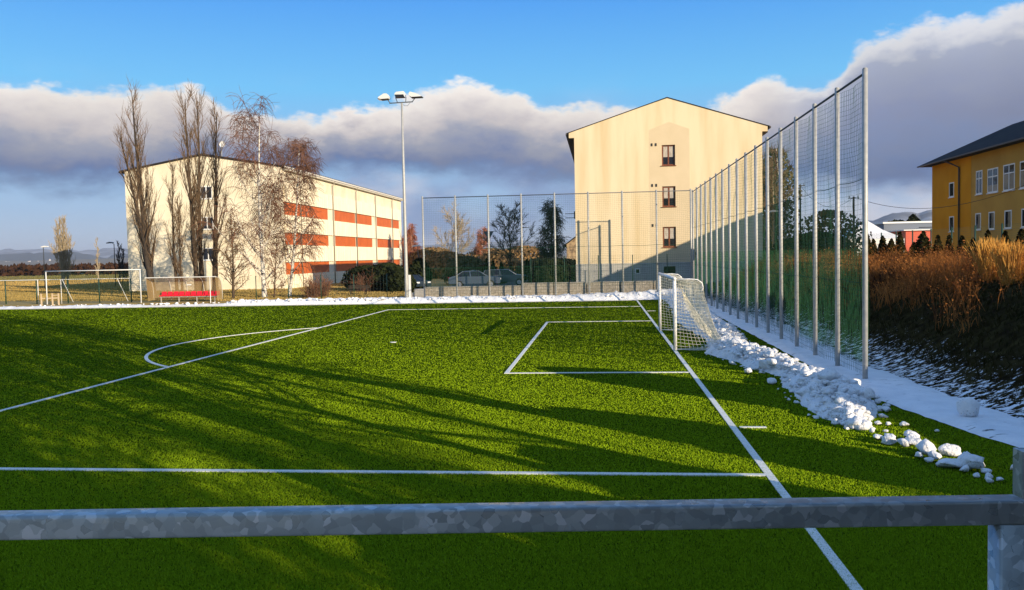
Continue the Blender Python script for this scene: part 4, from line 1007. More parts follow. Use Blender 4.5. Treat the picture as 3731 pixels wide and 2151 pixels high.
# ------------------------------------------------------------------ trees
def bez(p,d,L,n,wob,trop,rg):
    pts=[p.copy()]; d=d.copy(); st=L/n
    for i in range(n):
        d=d+Vector((rg.gauss(0,wob),rg.gauss(0,wob),rg.gauss(0,wob)))+Vector((0,0,trop)); d.normalize(); pts.append(pts[-1]+d*st)
    return pts,d
def along(pts,f):
    k=f*(len(pts)-1); i=min(int(k),len(pts)-2); return pts[i].lerp(pts[i+1],k-i),(pts[i+1]-pts[i]).normalized()
def side_dir(d,ang,az):
    ref=Vector((0,0,1)) if abs(d.z)<.95 else Vector((1,0,0))
    x=d.cross(ref).normalized(); y=d.cross(x)
    return (d*math.cos(ang)+(x*math.cos(az)+y*math.sin(az))*math.sin(ang)).normalized()
def tree(label,base,H,kind,mtrunk,mtwig,seed,lean=(0,0),r0=None,group=None,dens=1.0,spread=1.0,name=None,lo=None,stems=1,tw=1.0):
    rg=random.Random(seed); base=Vector(base)
    P={'poplar':dict(n1=30,f0=.10,a1=(.24,.50),l1=lambda f:.40*(1-.72*f),t1=.13,n2=9,a2=(.22,.5),l2=.36,t2=.14,n3=3,a3=(.2,.5),l3=(.4,.95),t3=.10,w=.05),
       'birch':dict(n1=30,f0=.16,a1=(.6,1.0),l1=lambda f:.32*(1-.55*f),t1=.06,n2=8,a2=(.5,1.0),l2=.45,t2=-.10,n3=7,a3=(.6,1.4),l3=(.8,1.8),t3=-.48,w=.08),
       'broad':dict(n1=18,f0=.22,a1=(.6,1.05),l1=lambda f:.62*(1-.55*f),t1=.06,n2=9,a2=(.4,.9),l2=.5,t2=.03,n3=6,a3=(.4,.9),l3=(.6,1.2),t3=.02,w=.08),
       'thin':dict(n1=26,f0=.1,a1=(.6,1.1),l1=lambda f:.26*(1-.7*f),t1=.05,n2=6,a2=(.5,1.0),l2=.45,t2=.0,n3=4,a3=(.5,1.),l3=(.3,.7),t3=0,w=.06)}[kind]
    t=thing(name or {'poplar':'poplar_tree','birch':'birch_tree'}.get(kind,'bare_tree'),label,'tree',base,group)
    tr=MB(); cr=MB()
    for s in range(stems):
        b=base+Vector((rg.uniform(-.5,.5)*(s>0),rg.uniform(-.5,.5)*(s>0),-.15)); Hs=H*(1 if s==0 else rg.uniform(.7,.95))
        d0=Vector((lean[0]+(rg.uniform(-.08,.08) if s else 0),lean[1],1)).normalized()
        pts,_=bez(b,d0,Hs,14,.018,.01,rg); rr=r0 or H*.0125; rr*=(1 if s==0 else .75)
        n=len(pts); tr.tube(pts,[rr*(1.25 if i==0 else 1)*(1-.93*(i/(n-1))**.9)+.012 for i in range(n)],8,False)
        n1=int(P['n1']*dens/(stems**.5))
        for i in range(n1):
            f=lerp(lo if lo is not None else P['f0'],.97,(i+rg.random())/n1); p,d=along(pts,f); L=H*P['l1'](f)*(min(1,.35+2.2*f) if kind=='poplar' else 1)*rg.uniform(.6,1.15)*spread
            dd=side_dir(d,rg.uniform(*P['a1']),rg.uniform(0,6.28)); r1=max(.02,rr*(1-.9*f)*.42)
            q,_=bez(p,dd,L,6,P['w'],P['t1'],rg); (tr if r1>.035 else cr).tube(q,[lerp(r1,.012*tw,k/6) for k in range(7)],4,False)
            m2=max(2,int(P['n2']*(L/(H*.25))**.5))
            for j in range(m2):
                g=lerp(.18,1,(j+rg.random())/m2); p2,d2=along(q,min(g,.99)); L2=L*P['l2']*rg.uniform(.5,1.1)*(1.1-.5*g)
                q2,_=bez(p2,side_dir(d2,rg.uniform(*P['a2']),rg.uniform(0,6.28)),L2,4,P['w']*1.3,P['t2'],rg)
                cr.tube(q2,[lerp(.018,.010,k/4)*tw for k in range(5)],3,False)
                for k in range(P['n3']):
                    p3,d3=along(q2,rg.uniform(.15,.99)); L3=rg.uniform(*P['l3'])*min(1.3,H/14)
                    q3,_=bez(p3,side_dir(d3,rg.uniform(*P['a3']),rg.uniform(0,6.28)),L3,3 if P['t3']<-.1 else 2,.12,P['t3'],rg)
                    cr.tube(q3,[.011*tw]*(len(q3)-1)+[.006*tw],3,False)
    k=link('trunk',tr,mtrunk,t,True); link('crown',cr,mtwig,t)
    return t
def T(u,vtop,Y,vb=None):
    a=atY(u,vtop,Y); zb=hgt(a.x,Y); return Vector((a.x,Y,zb)),a.z-zb
b,h=T(352,238,36); b.x=atY(374,690,36).x; tree('tallest bare poplar at the left end of the white block gable',b,h,'poplar',M['bark_dark'],M['twig'],11,(-.075,0),.34,dens=1.5,spread=.85,stems=2)
b,h=T(425,400,37.5); tree('shorter poplar with many stems beside the tallest one',b,h,'poplar',M['bark'],M['twig'],12,(-.03,0),.15,dens=1.0,spread=.8,stems=2)
b,h=T(485,240,37); b.x=atY(487,690,37).x; tree('slim upright poplar in front of the gable windows',b,h,'poplar',M['bark'],M['twig'],13,(-.02,0),.24,dens=1.2,spread=.72)
b,h=T(503,245,37.6); b.x=atY(500,690,37.6).x; tree('second upright poplar touching the slim one before the gable',b,h,'poplar',M['bark'],M['twig'],14,(-.0,0),.25,dens=1.2,spread=.75)
b,h=T(536,275,38); b.x=atY(530,690,38).x; tree('brown poplar leaning right over the gable windows',b,h,'poplar',M['bark'],M['twig'],15,(.02,0),.28,dens=1.2,spread=.75)

b,h=T(640,282,35); b.x=atY(653,725,35).x; tree('tall weeping birch with white trunk at the corner of the white block',b,h,'birch',M['birch'],M['twig_red'],21,(-.03,0),.2,dens=1.2,spread=1.12,lo=.08,tw=1.25)
b,h=T(742,360,36.5); b.x=atY(713,720,36.5).x; tree('leaning weeping birch in front of the orange panels',b,h,'birch',M['birch'],M['twig_red'],22,(.07,0),.15,dens=.8,spread=1.0,lo=.15,tw=1.3)
b,h=T(582,534,33.5); b.x=atY(575,728,33.5).x; tree('thin young tree behind the right end of the team shelter',b,h,'thin',M['bark'],M['twig'],23,(.02,0),.11,dens=1.6,spread=1.4,tw=1.3)
b,h=T(670,560,34); tree('low bushy sapling under the tall weeping birch',b,h*.8,'thin',M['bark'],M['twig_red'],24,(0,0),.06,dens=.9,spread=1.7,lo=.02,tw=1.2)
# trees behind the roof of the white block
for i,(u,v,lb) in enumerate([(700,352,'red brown tree crown showing above the roof left of the pair behind the white block'),(742,348,'red brown tree crown showing highest at the right behind the white block roof')]):
    b,h=T(u,v,125); tree(lb,b,h,'birch',M['bark'],M['twig_red'],30+i,dens=.85,spread=.9,lo=.55,tw=2.0)
# far left
b,h=T(150,545,82); tree('pale golden poplar with many stems at far left',b,h,'poplar',M['twig_pale'],M['twig_pale'],40,dens=2.0,spread=1.15,stems=3,tw=1.5)
b,h=T(238,590,120); tree('slender pale poplar between the golden one and the dark one',b,h,'poplar',M['twig_pale'],M['twig_pale'],41,dens=.6,spread=.55,tw=2)
b,h=T(292,600,86); tree('dark upright poplar beside the left edge of the white block',b,h,'poplar',M['bark_dark'],M['twig_dark'],42,dens=1,spread=.8,stems=2,tw=1.7)
b,h=T(312,655,90); tree('reddish low tree crowded against the left wall of the white block',b,h,'broad',M['bark'],M['twig_red'],43,dens=.8,spread=.8,tw=1.7)
# behind the far net
b,h=T(1110,540,100); tree('pale spreading bare tree behind the left bays of the far net',b,h,'broad',M['twig_pale'],M['twig_pale'],50,dens=1,spread=1.0,tw=2)
b,h=T(1183,566,95); tree('reddish birch with pale trunk behind the middle of the far net',b,h,'birch',M['birch'],M['twig_rust'],51,dens=1.2,spread=.9,tw=2)
b,h=T(1255,524,58); tree('dark bare tree with stout limbs behind the far net',b,h,'broad',M['bark_dark'],M['twig_dark'],52,dens=1.2,spread=.95,tw=1.6)
b,h=T(1358,505,58); tree('dense dark pointed tree beside the stone house',b,h,'birch',M['bark_dark'],M['twig_dark'],53,dens=1.9,spread=.95,lo=.12,tw=1.5)
b,h=T(1018,562,97); tree('rusty red birch between the mast and the far net',b,h,'birch',M['birch'],M['twig_rust'],54,dens=1.5,spread=.9,tw=2.2)
b,h=T(1000,590,112); tree('rusty thicket tree behind the right end of the white block',b,h,'birch',M['bark'],M['twig_rust'],55,dens=1.4,spread=1.0,tw=2.4)
b,h=T(1943,360,60); tree('white stemmed birch standing behind the tall right net',b,h,'thin',M['birch'],M['twig_red'],56,(.0,0),.2,dens=1.1,spread=.9,tw=1.5)
b,h=T(1905,385,58); tree('bare tree with long pale branches just right of the cream gable behind the net',b,h,'broad',M['twig_pale'],M['twig'],57,dens=1.6,spread=.55,tw=1.7)

def leafy(label,base,H,W,shape,m,seed,n,name='evergreen_tree',cat='tree',size=.18,group=None,trunk=True,parts=True,mt=None):
    rg=random.Random(seed); base=Vector(base); t=thing(name,label,cat,base,group); mb=MB()
    for i in range(n):
        f=rg.random()**.9
        if shape=='cone': r=W*(1-f)**.75*(.35+.65*min(1,f*9+.35)); z=f*H
        elif shape=='column': r=W*(1-max(0,(f-.55)/.45)**2*.75)*min(1,.55+f*3); z=f*H
        else: z=f*H; r=W*math.sqrt(max(0.02,1-(2*f-.85)**2/1.35))
        az=rg.uniform(0,6.283); q=r*(rg.random()**.35)*(1+.35*mnoise.noise((math.cos(az)*1.6+seed,math.sin(az)*1.6,z*1.1)))
        p=base+Vector((q*math.cos(az),q*math.sin(az),z+.02)); s=size*rg.uniform(.6,1.5)
        nrm=Vector((math.cos(az),math.sin(az),rg.uniform(-.3,.7)))+Vector((rg.gauss(0,.5),rg.gauss(0,.5),rg.gauss(0,.5)))
        nrm.normalize(); a=nrm.cross(Vector((.2,.3,.9))).normalized(); c=nrm.cross(a)
        o=len(mb.v); k=rg.uniform(.5,1)
        mb.v+=[tuple(p-a*s*.5),tuple(p+c*s*k*.6-a*s*.1),tuple(p+a*s*.55+c*s*.15),tuple(p-c*s*k*.55)]; mb.face(o,o+1,o+2,o+3)
    if trunk:
        tb=MB(); tb.tube([base-Z*.1,base+Z*H*.8],[max(.03,W*.1),.02],6); link('trunk',tb,mt or M['bark_dark'],t)
    link('crown',mb,m,t)
    return t
# big olive tree right of the cream gable
b,h=T(1912,368,62); leafy('big olive brown tree rising right of the cream gable behind the net',b,h,2.6,'column',M['olive_f'],61,2600,size=.34)
b,h=T(1890,420,75); leafy('dark tree wedged against the right wall of the cream house',b,h,1.9,'column',M['ever'],62,1900,size=.4)
b,h=T(2045,520,58); leafy('round bare topped shrubby tree left of the white tent',b,h,4.2,'round',M['olive_f'],63,2600,size=.3)
b,h=T(2010,575,52); leafy('dark clipped hedge tree left of the tent behind the net',b,h,3.6,'round',M['ever'],64,2600,size=.4)
b,h=T(1960,590,50); leafy('low dark evergreen under the white birch behind the net',b,h,2.6,'round',M['ever'],65,2000,size=.35)
b,h=T(2252,533,105); leafy('small spruce standing above the grey hall roof',b,h,4.2,'cone',M['ever'],66,1800,size=.7)
b,h=T(2212,546,120); leafy('low pine left of the spruce behind the grey hall',b,h,4.5,'round',M['ever'],67,1100,size=.8)
# evergreen bushes by the mast
for i,(u,v,Y,W,lb) in enumerate([(905,657,48,2.3,'large black green bush before the far end of the orange block'),(955,651,46,2.6,'tallest black green bush left of the mast'),(985,668,43,1.5,'small dark bush touching the mast from the left')]):
    b,h=T(u,v,Y); leafy(lb,b,h,W,'round',M['ever'],70+i,4200,'evergreen_bush','bush',.26)
def twigbush(label,base,H,W,m,seed,n,name='bare_shrub',cat='shrub',r=.012,group=None):
    rg=random.Random(seed); base=Vector(base); mb=MB(); 
    for i in range(n):
        d=Vector((rg.gauss(0,W*.5),rg.gauss(0,W*.5),1)).normalized(); L=H*rg.uniform(.5,1.05)
        p=base+Vector((rg.gauss(0,W*.3),rg.gauss(0,W*.3),-.05)); q,_=bez(p,d,L,4,.12,.02,rg); mb.tube(q,[lerp(r,r*.5,k/4) for k in range(5)],3,False)
        for k in range(5):
            p3,d3=along(q,rg.uniform(.3,.98)); q3,_=bez(p3,side_dir(d3,rg.uniform(.4,1.),rg.uniform(0,6.3)),L*.3,2,.15,0,rg); mb.tube(q3,r*.6,3,False)
    o=link(name,mb,m); 
    o.data.transform(Matrix.Translation(-base)); o.location=base; tag(o,label,cat,group); return o
for i,(u,v,Y,W,lb) in enumerate([(790,668,34.5,1.1,'reddish bare shrub by the fence before the shaded white block'),(770,690,33,.9,'low tangled shrub left of the reddish one'),(905,665,44,1.5,'bare twiggy shrub standing above the black green bush')]):
    b,h=T(u,v,Y); twigbush(lb,b,h,W,M['twig_red'],80+i,90,r=.018)
# scrub behind the far net
for i,(u,v,Y,W,m,lb) in enumerate([(1065,612,96,4.6,'ochre_f','ochre scrub bush behind the first bay of the far net'),(1100,622,92,4.6,'ochre_f','olive bush behind the second post of the far net'),(1150,634,62,3,'olive_f','dark green bush left of the road sign'),(1205,614,98,4.6,'ochre_f','ochre bush under the road sign'),(1240,618,94,4.4,'ochre_f','ochre bush under the dark bare tree'),(1290,608,99,4.8,'ochre_f','tall ochre bush right of the dark bare tree'),(1330,640,52,2.8,'olive_f','dark green bush left of the pointed tree'),(1385,640,54,2.6,'olive_f','dark green bush before the stone house'),(1035,640,50,1.2,'ever','narrow dark conifer right of the mast')]):
    b,h=T(u,v,Y); leafy(lb,b,h,W,'round',M[m],90+i,2400,'scrub_bush','bush',.2+.002*Y)
for i,u in enumerate([1200,1216,1236,1300,1318,1332]):
    b,h=T(u,640+(i%3)*4,47+i*.4); leafy('small dark cone thuja in the row behind the parked cars',b,h,.55,'cone',M['ever'],110+i,420,'thuja_tree','thuja',.22,group='thujas behind the parked cars')
b,h=T(1370,655,33.5); leafy('dark clipped hedge behind the block wall left of the cream gable',(b.x-.5,36.5,b.z),2.0,2.2,'round',M['ever'],120,2600,'evergreen_bush','bush',.22)
# thuja row on the embankment
s=1/1.47763
for i,(zx,zy,w) in enumerate([(420,600,.45),(490,645,.42),(615,605,.6),(735,640,.55),(850,545,.5),(1040,690,.5),(1165,540,.75),(1365,600,.4),(1515,600,.38),(1690,600,.4),(1840,640,.38),(2040,530,.45),(2275,545,.45),(2490,520,.5)]):
    u=(3050+zx*.2696)*s; v=(700+zy*.2696)*s; p=atX(u,v,13.1+.3*(i%2)); zb=hgt(p.x,p.y)
    leafy(['slim','narrow','broad','plump','tall','ragged','largest bushy'][i%7]+' dark thuja '+['at the post end of the row','second from the tall net post','third from the net post','fourth before the tent wall','before the red hall','low between two fence posts','in front of the red hall corner','left of the downpipe on the ochre wall','under the small ochre windows','right of the downpipe','half hidden in brown weeds','left behind the golden grass','right behind the golden grass','at the right edge past the golden grass'][i],(p.x,p.y,zb),p.z-zb,w,'cone',M['thuja'],130+i,900,'thuja_tree','thuja',.13,group='thuja row along the embankment fence')

# ------------------------------------------------------------------ weeds and slope tufts
def tufts(name,label,cat,n,region,hr,wd,m,seed,lean=.25,kind='stuff',zoff=0):
    g=np.random.default_rng(seed); rg=random.Random(seed); V=[];F=[]
    k=0; tries=0
    while k<n and tries<n*12:
        tries+=1
        x=rg.uniform(region[0],region[1]); y=rg.uniform(region[2],region[3])
        if region[4] is not None and hr[1]>.7 and abs((x-9.9)*.90-(y+6)*.43)<1.0 and y<-5 and rg.random()<.94: continue
        if region[4] is not None and not region[4](x,y,rg): continue
        z=hgt(x,y)+.05; h=rg.uniform(*hr)*max(.25,1+1.6*fb(x,y,6,.8)+.7*fb(x,y,2,2.3)); a=rg.uniform(0,6.283); w=wd*rg.uniform(.6,1.5)
        lx,ly=rg.gauss(0,lean)*h,rg.gauss(0,lean)*h; dx,dy=math.cos(a)*w,math.sin(a)*w; o=len(V)
        V+=[(x-dx,y-dy,z-.05),(x+dx,y+dy,z-.05),(x+lx*.4+dx*.8,y+ly*.4+dy*.8,z+h*.55),(x+lx*.4-dx*.8,y+ly*.4-dy*.8,z+h*.55),(x+lx,y+ly,z+h*.97)]
        F+=[(o,o+1,o+2,o+3),(o+3,o+2,o+4)]; k+=1
        if hr[1]>.7 and rg.random()<.75:     # seed head / side leaves
            for q in range(3):
                f=rg.uniform(.5,1); px,py,pz=x+lx*f,y+ly*f,z+h*f; s_=rg.uniform(.02,.07); b2=rg.uniform(0,6.28); o=len(V)
                V+=[(px,py,pz),(px+s_*math.cos(b2),py+s_*math.sin(b2),pz+s_*rg.uniform(.2,1.4)),(px+w*3,py+w*2,pz+s_*.7)]; F.append((o,o+1,o+2))
    mb=MB(); mb.v=V; mb.f=F; mb.mi=[0]*len(F); o=link(name,mb,m); tag(o,label,cat,kind=kind); return o
def crest(x,y,rg):
    lowx=9.0+1.8*fb(y,0,0,.25)+2.8*fb(y,x,3,.9)-.055*max(0,y-2)
    return x>lowx+rg.uniform(-1.0,.3) and fb(x,y,9,.5)>-.35+.0*y
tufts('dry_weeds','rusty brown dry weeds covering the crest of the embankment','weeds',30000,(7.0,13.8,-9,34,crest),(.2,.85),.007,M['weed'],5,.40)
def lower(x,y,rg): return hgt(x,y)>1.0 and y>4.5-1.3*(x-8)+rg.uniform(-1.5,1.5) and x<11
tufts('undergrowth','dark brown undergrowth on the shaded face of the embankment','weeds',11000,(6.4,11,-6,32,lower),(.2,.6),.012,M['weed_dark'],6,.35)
tufts('slope_grass','short dark grass tufts on the embankment slope','grass',22000,(6.1,12,-22,14,lambda x,y,rg:hgt(x,y)>.25+.25*fb(x,y,0,.8)),(.04,.11),.010,M['slopegrass'],7,1.3)
# golden clump
def clump(label,u,Xc,vt,n,W,seed,h0):
    rg=random.Random(seed); p=atX(u,vt,Xc); zb=hgt(p.x,p.y); H=p.z-zb; mb=MB()
    for i in range(n):
        a=rg.uniform(0,6.28); q=W*math.sqrt(rg.random()); b=Vector((p.x+q*math.cos(a),p.y+q*math.sin(a),zb-.05)); L=H*rg.choice([rg.uniform(.3,.8),rg.uniform(.75,1.12)])
        d=Vector((math.cos(a)*q/W*.16+rg.gauss(0,.09),math.sin(a)*q/W*.16+rg.gauss(0,.09),1)).normalized(); pts,_=bez(b,d,L,5,.07,-.035,rg)
        mb.tube(pts,[.006,.006,.005,.005,.011,.003],3,False)
    o=link('pampas_grass',mb,M['reed']); bb=Vector((p.x,p.y,zb)); o.data.transform(Matrix.Translation(-bb)); o.location=bb; tag(o,label,'tall grass')
clump('tall golden clump of dry grass glowing in the sun on the embankment crest',2447,10.1,588,620,.30,1,0)
clump('second golden clump of dry grass right against the taller one',2496,9.9,597,520,.27,2,0)
# golden stalks on slope
rg=random.Random(77)

# ------------------------------------------------------------------ distance
def ridge(name,pts,D,depth,m,amp,step=12,base=-5):
    """pts: (u,v) skyline seen in the photo at distance D; a real mound with depth behind it"""
    us=[p[0] for p in pts]; mb=MB(); n=max(20,int((us[-1]-us[0])/step)); rows=[(-1,0),(-.6,.45),(-.25,.85),(0,1),(.4,.8),(1,0)]
    for i in range(n+1):
        u=lerp(us[0],us[-1],i/n); v=pw(u,pts); p=CAM+ray(u,v)*(D/ray(u,v).y)
        h=p.z+amp*fb(u*.05,D*.01,0,1.0,4)
        for t_,f in rows:
            dd=depth*t_; k=(D+dd)/D
            mb.v.append((CAM.x+(p.x-CAM.x)*k,CAM.y+(p.y-CAM.y)*k,base+(h-base)*f*(1+.12*fb(u*.08,t_*3,D,1))if f else base))
    R=len(rows)
    for i in range(n):
        for j in range(R-1): k=i*R+j; mb.face(k,k+R,k+R+1,k+1)
    return struct(name,mb,m,True)
ridge('village_slope',[(-300,646),(0,643),(60,644),(140,640),(200,640),(330,636),(500,640),(900,640),(1100,628),(1400,628)],3400,900,M['farland'],1.5)
ridge('forest_ridge',[(-300,634),(0,628),(60,625),(110,623),(180,621),(240,632),(262,640),(270,630),(300,626),(360,626),(420,640)],5200,900,M['forest'],5)
ridge('far_hills',[(-300,618),(0,618),(20,612),(40,617),(100,614),(150,619),(230,617),(270,611),(330,613),(500,622),(800,622),(1040,606),(1150,600),(1290,592),(1330,598),(1420,602),(1700,600),(2000,580)],8200,1500,M['hillsnow'],14)
ridge('right_hill',[(1900,590),(2050,570),(2140,547),(2160,543),(2185,530),(2215,523),(2240,522),(2260,527),(2290,519),(2330,518),(2420,530),(2600,560)],3000,900,M['hillsnow'],8)
# village houses
for i,(zx,zy,w) in enumerate([(85,790,16),(130,792,14),(220,800,18),(310,820,22),(420,785,16),(440,780,9),(535,790,12),(560,780,9),(615,805,12),(525,830,14),(690,790,12),(730,755,12),(1000,860,10),(1045,855,14),(1105,850,18),(1330,840,12)]):
    u=zx*.2473*s; v=(760+zy*.2473)*s; D=3150; d=ray(u,v); p=CAM+d*(D/d.y); hw=w*.2473*D/CF*.85; h=max(4.5,hw*1.0)
    t=thing('village_house',['low white','white gabled','long pale','big white','small white','pale grey'][i%6]+' house of the far village '+['left of the lamp','near the left edge','below the dark forest','above the brown scrub','nearest the scrub','highest on the slope','beside its twin','by a hedge','left of the golden poplar','low on the slope','next to the lamp head','top of the row','right of the golden poplar','middle of three','largest of three','near the slender poplar'][i],'house',(p.x,p.y,p.z-h),'white village houses far left')
    mb=MB(); mb.box(p.x-hw,p.x+hw,p.y,p.y+hw*1.4,p.z-h-3,p.z-h*.1); link('wall',mb,M['housew'],t)
    mb=MB(); mb.prism([(p.x-hw*1.1,p.z-h*.1),(p.x+hw*1.1,p.z-h*.1),(p.x+hw*.1,p.z+h*.6),(p.x-hw*.1,p.z+h*.6)],1,p.y-.4,p.y+hw*1.4+.4); link('roof',mb,M['houseroof'],t)
# far scrub belt
def belt():
    rg=random.Random(9); mb=MB()
    for i in range(5200):
        u=rg.uniform(-200,520); Y=rg.uniform(235,330); p=atY(u,650,Y); z=hgt(p.x,Y); H=rg.uniform(0,4.6)*(.7+.5*fb(u*.03,Y*.01,0)); s_=rg.uniform(.5,1.3)
        a=rg.uniform(0,6.28); q=Vector((p.x,Y,z+max(0,H))); o=len(mb.v)
        mb.v+=[tuple(q+Vector((math.cos(a)*s_,math.sin(a)*s_,-.4*s_))),tuple(q+Vector((-math.cos(a)*s_,-math.sin(a)*s_,-.3*s_))),tuple(q+Vector((rg.uniform(-.3,.3),rg.uniform(-.3,.3),s_)))]; mb.face(o,o+1,o+2)
    o=link('far_scrub',mb,M['weed_dark']); tag(o,'belt of brown scrub beyond the far left field','scrub',kind='stuff')
belt()

# ------------------------------------------------------------------ trees outside the frame that shade the pitch
SH=Vector((-.743,.669,0))
def off_tree(q,dist,H,kind,seed,label,dens=1,spread=1,tw=1.6,stems=1,r0=None):
    # q: position across the sun direction, dist: along it toward the sun
    b=Vector((.669*q,.743*q,0))-SH*dist; b.z=hgt(b.x,b.y)
    tree(label,b,H,kind,M['bark'],M['twig'],seed,(0,0),r0,dens=dens,spread=spread,tw=tw,stems=stems)
off_tree(-13.7,26,19,'poplar',201,'tall poplar on the embankment right of the viewpoint',1.2,.8,r0=.32)
off_tree(-16.8,24,15,'broad',202,'spreading bare tree behind the right end of the terrace',1.2,.9)
off_tree(-19.8,27,17,'broad',203,'bare tree on the embankment behind the added shade canopy',1.3,.9)


off_tree(-17.0,62,17,'broad',207,'large bare tree in the school yard right of the terrace',1.0,1.0)
off_tree(-21.5,66,17,'birch',208,'large bare tree behind the terrace second from the road',.9,1.1)
off_tree(-24.5,60,16,'birch',209,'wide bare tree behind the left half of the terrace',.9,1.1)
off_tree(-18.6,42,19,'poplar',205,'poplar in the second row behind the terrace',1.3,1.0)
off_tree(-22.9,46,17,'birch',204,'bare birch farthest behind the viewpoint',1.3,1.2)
off_tree(-15.4,36,15,'broad',210,'bare tree half way between the terrace and the tall poplar',1.2,.9)
def shade_bush(q,dist,H,W,seed,label):  # unseen bushes added to cast shade on the right-hand turf
    b=Vector((.669*q,.743*q,0))-SH*dist; b.z=hgt(b.x,b.y); leafy(label,b,H,W,'round',M['ever'],seed,3000,'evergreen_bush','bush',.22)
shade_bush(-8.6,20,2.5,1.3,301,'added dense shade bush on the embankment right of the last fence post')
shade_bush(-16.2,25,2.6,1.2,302,'added shade bush at the embankment foot nearest the pitch corner')
shade_bush(-18.2,24.5,3.0,1.4,303,'added shade bush by the right end of the terrace')
shade_bush(-20.4,25,3.3,1.5,304,'tallest added shade bush right of the terrace')
shade_bush(-13.2,24,2.2,.9,305,'small added shade bush half way up the embankment')


# ------------------------------------------------------------------ air
hm=bpy.data.materials.new('thin winter haze'); hm.use_nodes=True; hn=hm.node_tree; hn.nodes.clear()
ho=nd(hn,'ShaderNodeOutputMaterial'); hv=nd(hn,'ShaderNodeVolumePrincipled'); hv.inputs['Color'].default_value=(.86,.91,1,1); hv.inputs['Density'].default_value=.00009; hv.inputs['Anisotropy'].default_value=.2
hn.links.new(hv.outputs[0],ho.inputs['Volume'])
mb=MB(); mb.box(-11000,11000,-1600,10500,-8,190); o=link('haze',mb,hm); tag(o,'thin pale winter haze over the distant hills','haze',kind='stuff')
# ------------------------------------------------------------------ light
EL=13.5; EXPO=.5; SKY=10/2**EXPO
sunv=Vector((math.cos(R_(EL))*.743,-math.cos(R_(EL))*.669,math.sin(R_(EL))))
ld=bpy.data.lights.new('sun','SUN'); ld.energy=5.0; ld.angle=R_(.25); ld.color=(1,.83,.60)
so=bpy.data.objects.new('sun',ld); COL.objects.link(so); so.rotation_euler=sunv.to_track_quat('Z','Y').to_euler(); so.location=(40,-60,40)
w=bpy.data.worlds.new('World'); SC.world=w; w.use_nodes=True; nt=w.node_tree; nt.nodes.clear()
out=nd(nt,'ShaderNodeOutputWorld'); bg=nd(nt,'ShaderNodeBackground'); bg.inputs[1].default_value=.1
nt.links.new(bg.outputs[0],out.inputs[0])
sky=nd(nt,'ShaderNodeTexSky',sky_type='NISHITA'); sky.sun_disc=False; sky.sun_elevation=R_(EL); sky.sun_rotation=math.atan2(sunv.x,sunv.y); sky.air_density=1.0; sky.dust_density=.4; sky.ozone_density=2.0
L=nt.links.new
def mth(op,a,b=None,c=None,clamp=False):
    n=nd(nt,'ShaderNodeMath',operation=op,use_clamp=clamp)
    for i,x in enumerate((a,b,c)):
        if x is None: continue
        if isinstance(x,(int,float)): n.inputs[i].default_value=x
        else: L(x,n.inputs[i])
    return n.outputs[0]
def smooth(x,a,b):
    n=nd(nt,'ShaderNodeMapRange',interpolation_type='SMOOTHSTEP'); L(x,n.inputs[0])
    for k,q in ((1,a),(2,b)):
        if isinstance(q,(int,float)): n.inputs[k].default_value=q
        else: L(q,n.inputs[k])
    return n.outputs[0]
def mixc(f,a,b,bt='MIX'):
    n=nd(nt,'ShaderNodeMix',data_type='RGBA',blend_type=bt)
    for k,q in ((0,f),(6,a),(7,b)):
        if isinstance(q,(int,float)): n.inputs[k].default_value=q
        elif isinstance(q,tuple): n.inputs[k].default_value=(*q,1)
        else: L(q,n.inputs[k])
    return n.outputs[2]
tc=nd(nt,'ShaderNodeTexCoord'); sp_=nd(nt,'ShaderNodeSeparateXYZ'); L(tc.outputs['Generated'],sp_.inputs[0])
az=mth('MULTIPLY',mth('ARCTAN2',sp_.outputs[0],sp_.outputs[1]),180/math.pi)
el=mth('MULTIPLY',mth('ARCSINE',sp_.outputs[2]),180/math.pi)
def ae(u,v): d=ray(u,v).normalized(); return math.degrees(math.atan2(d.x,d.y)),math.degrees(math.asin(d.z))
def curve(pts,lo=-60,hi=60,ymax=40):
    n=nd(nt,'ShaderNodeFloatCurve'); c=n.mapping.curves[0]; P=[((a-lo)/(hi-lo),e/ymax) for a,e in pts]
    c.points[0].location=(0,P[0][1]); c.points[1].location=(1,P[-1][1])
    for x,y in P: c.points.new(x,y)
    for p in c.points: p.handle_type='AUTO_CLAMPED'
    n.mapping.update(); x=mth('DIVIDE',mth('SUBTRACT',az,lo),hi-lo,clamp=True); L(x,n.inputs['Value']); return mth('MULTIPLY',n.outputs[0],ymax)
top=curve([ae(*p) for p in [(0,190),(200,205),(290,222),(400,220),(480,228),(560,262),(700,272),(820,275),(880,258),(960,248),(1060,225),(1130,205),(1200,212),(1280,225),(1340,250),(1430,245),(1560,268),(1700,272),(1790,250),(1850,215),(1905,185),(1960,205),(2040,190),(2085,140),(2110,95),(2200,72),(2280,55),(2350,60),(2430,45),(2525,5)]])
bot=curve([ae(*p) for p in [(0,430),(200,445),(320,440),(600,415),(760,405),(900,410),(1000,415),(1200,408),(1300,418),(1430,432),(1700,430),(1900,440),(2140,448),(2300,445),(2525,440)]])
comb=nd(nt,'ShaderNodeCombineXYZ'); L(az,comb.inputs[0]); L(mth('MULTIPLY',el,1.9),comb.inputs[1])
def nz(sc,det,rough=.55,off=0):
    mp=nd(nt,'ShaderNodeMapping'); mp.inputs['Location'].default_value=(off,off*.7,off*.3); L(comb.outputs[0],mp.inputs[0])
    n=nd(nt,'ShaderNodeTexNoise',i_Scale=sc,i_Detail=det,i_Roughness=rough); L(mp.outputs[0],n.inputs['Vector']); return n.outputs[0]
n1=nz(.16,8,.58); n2=nz(.05,5,.5,31); n3=nz(.55,6,.6,11)
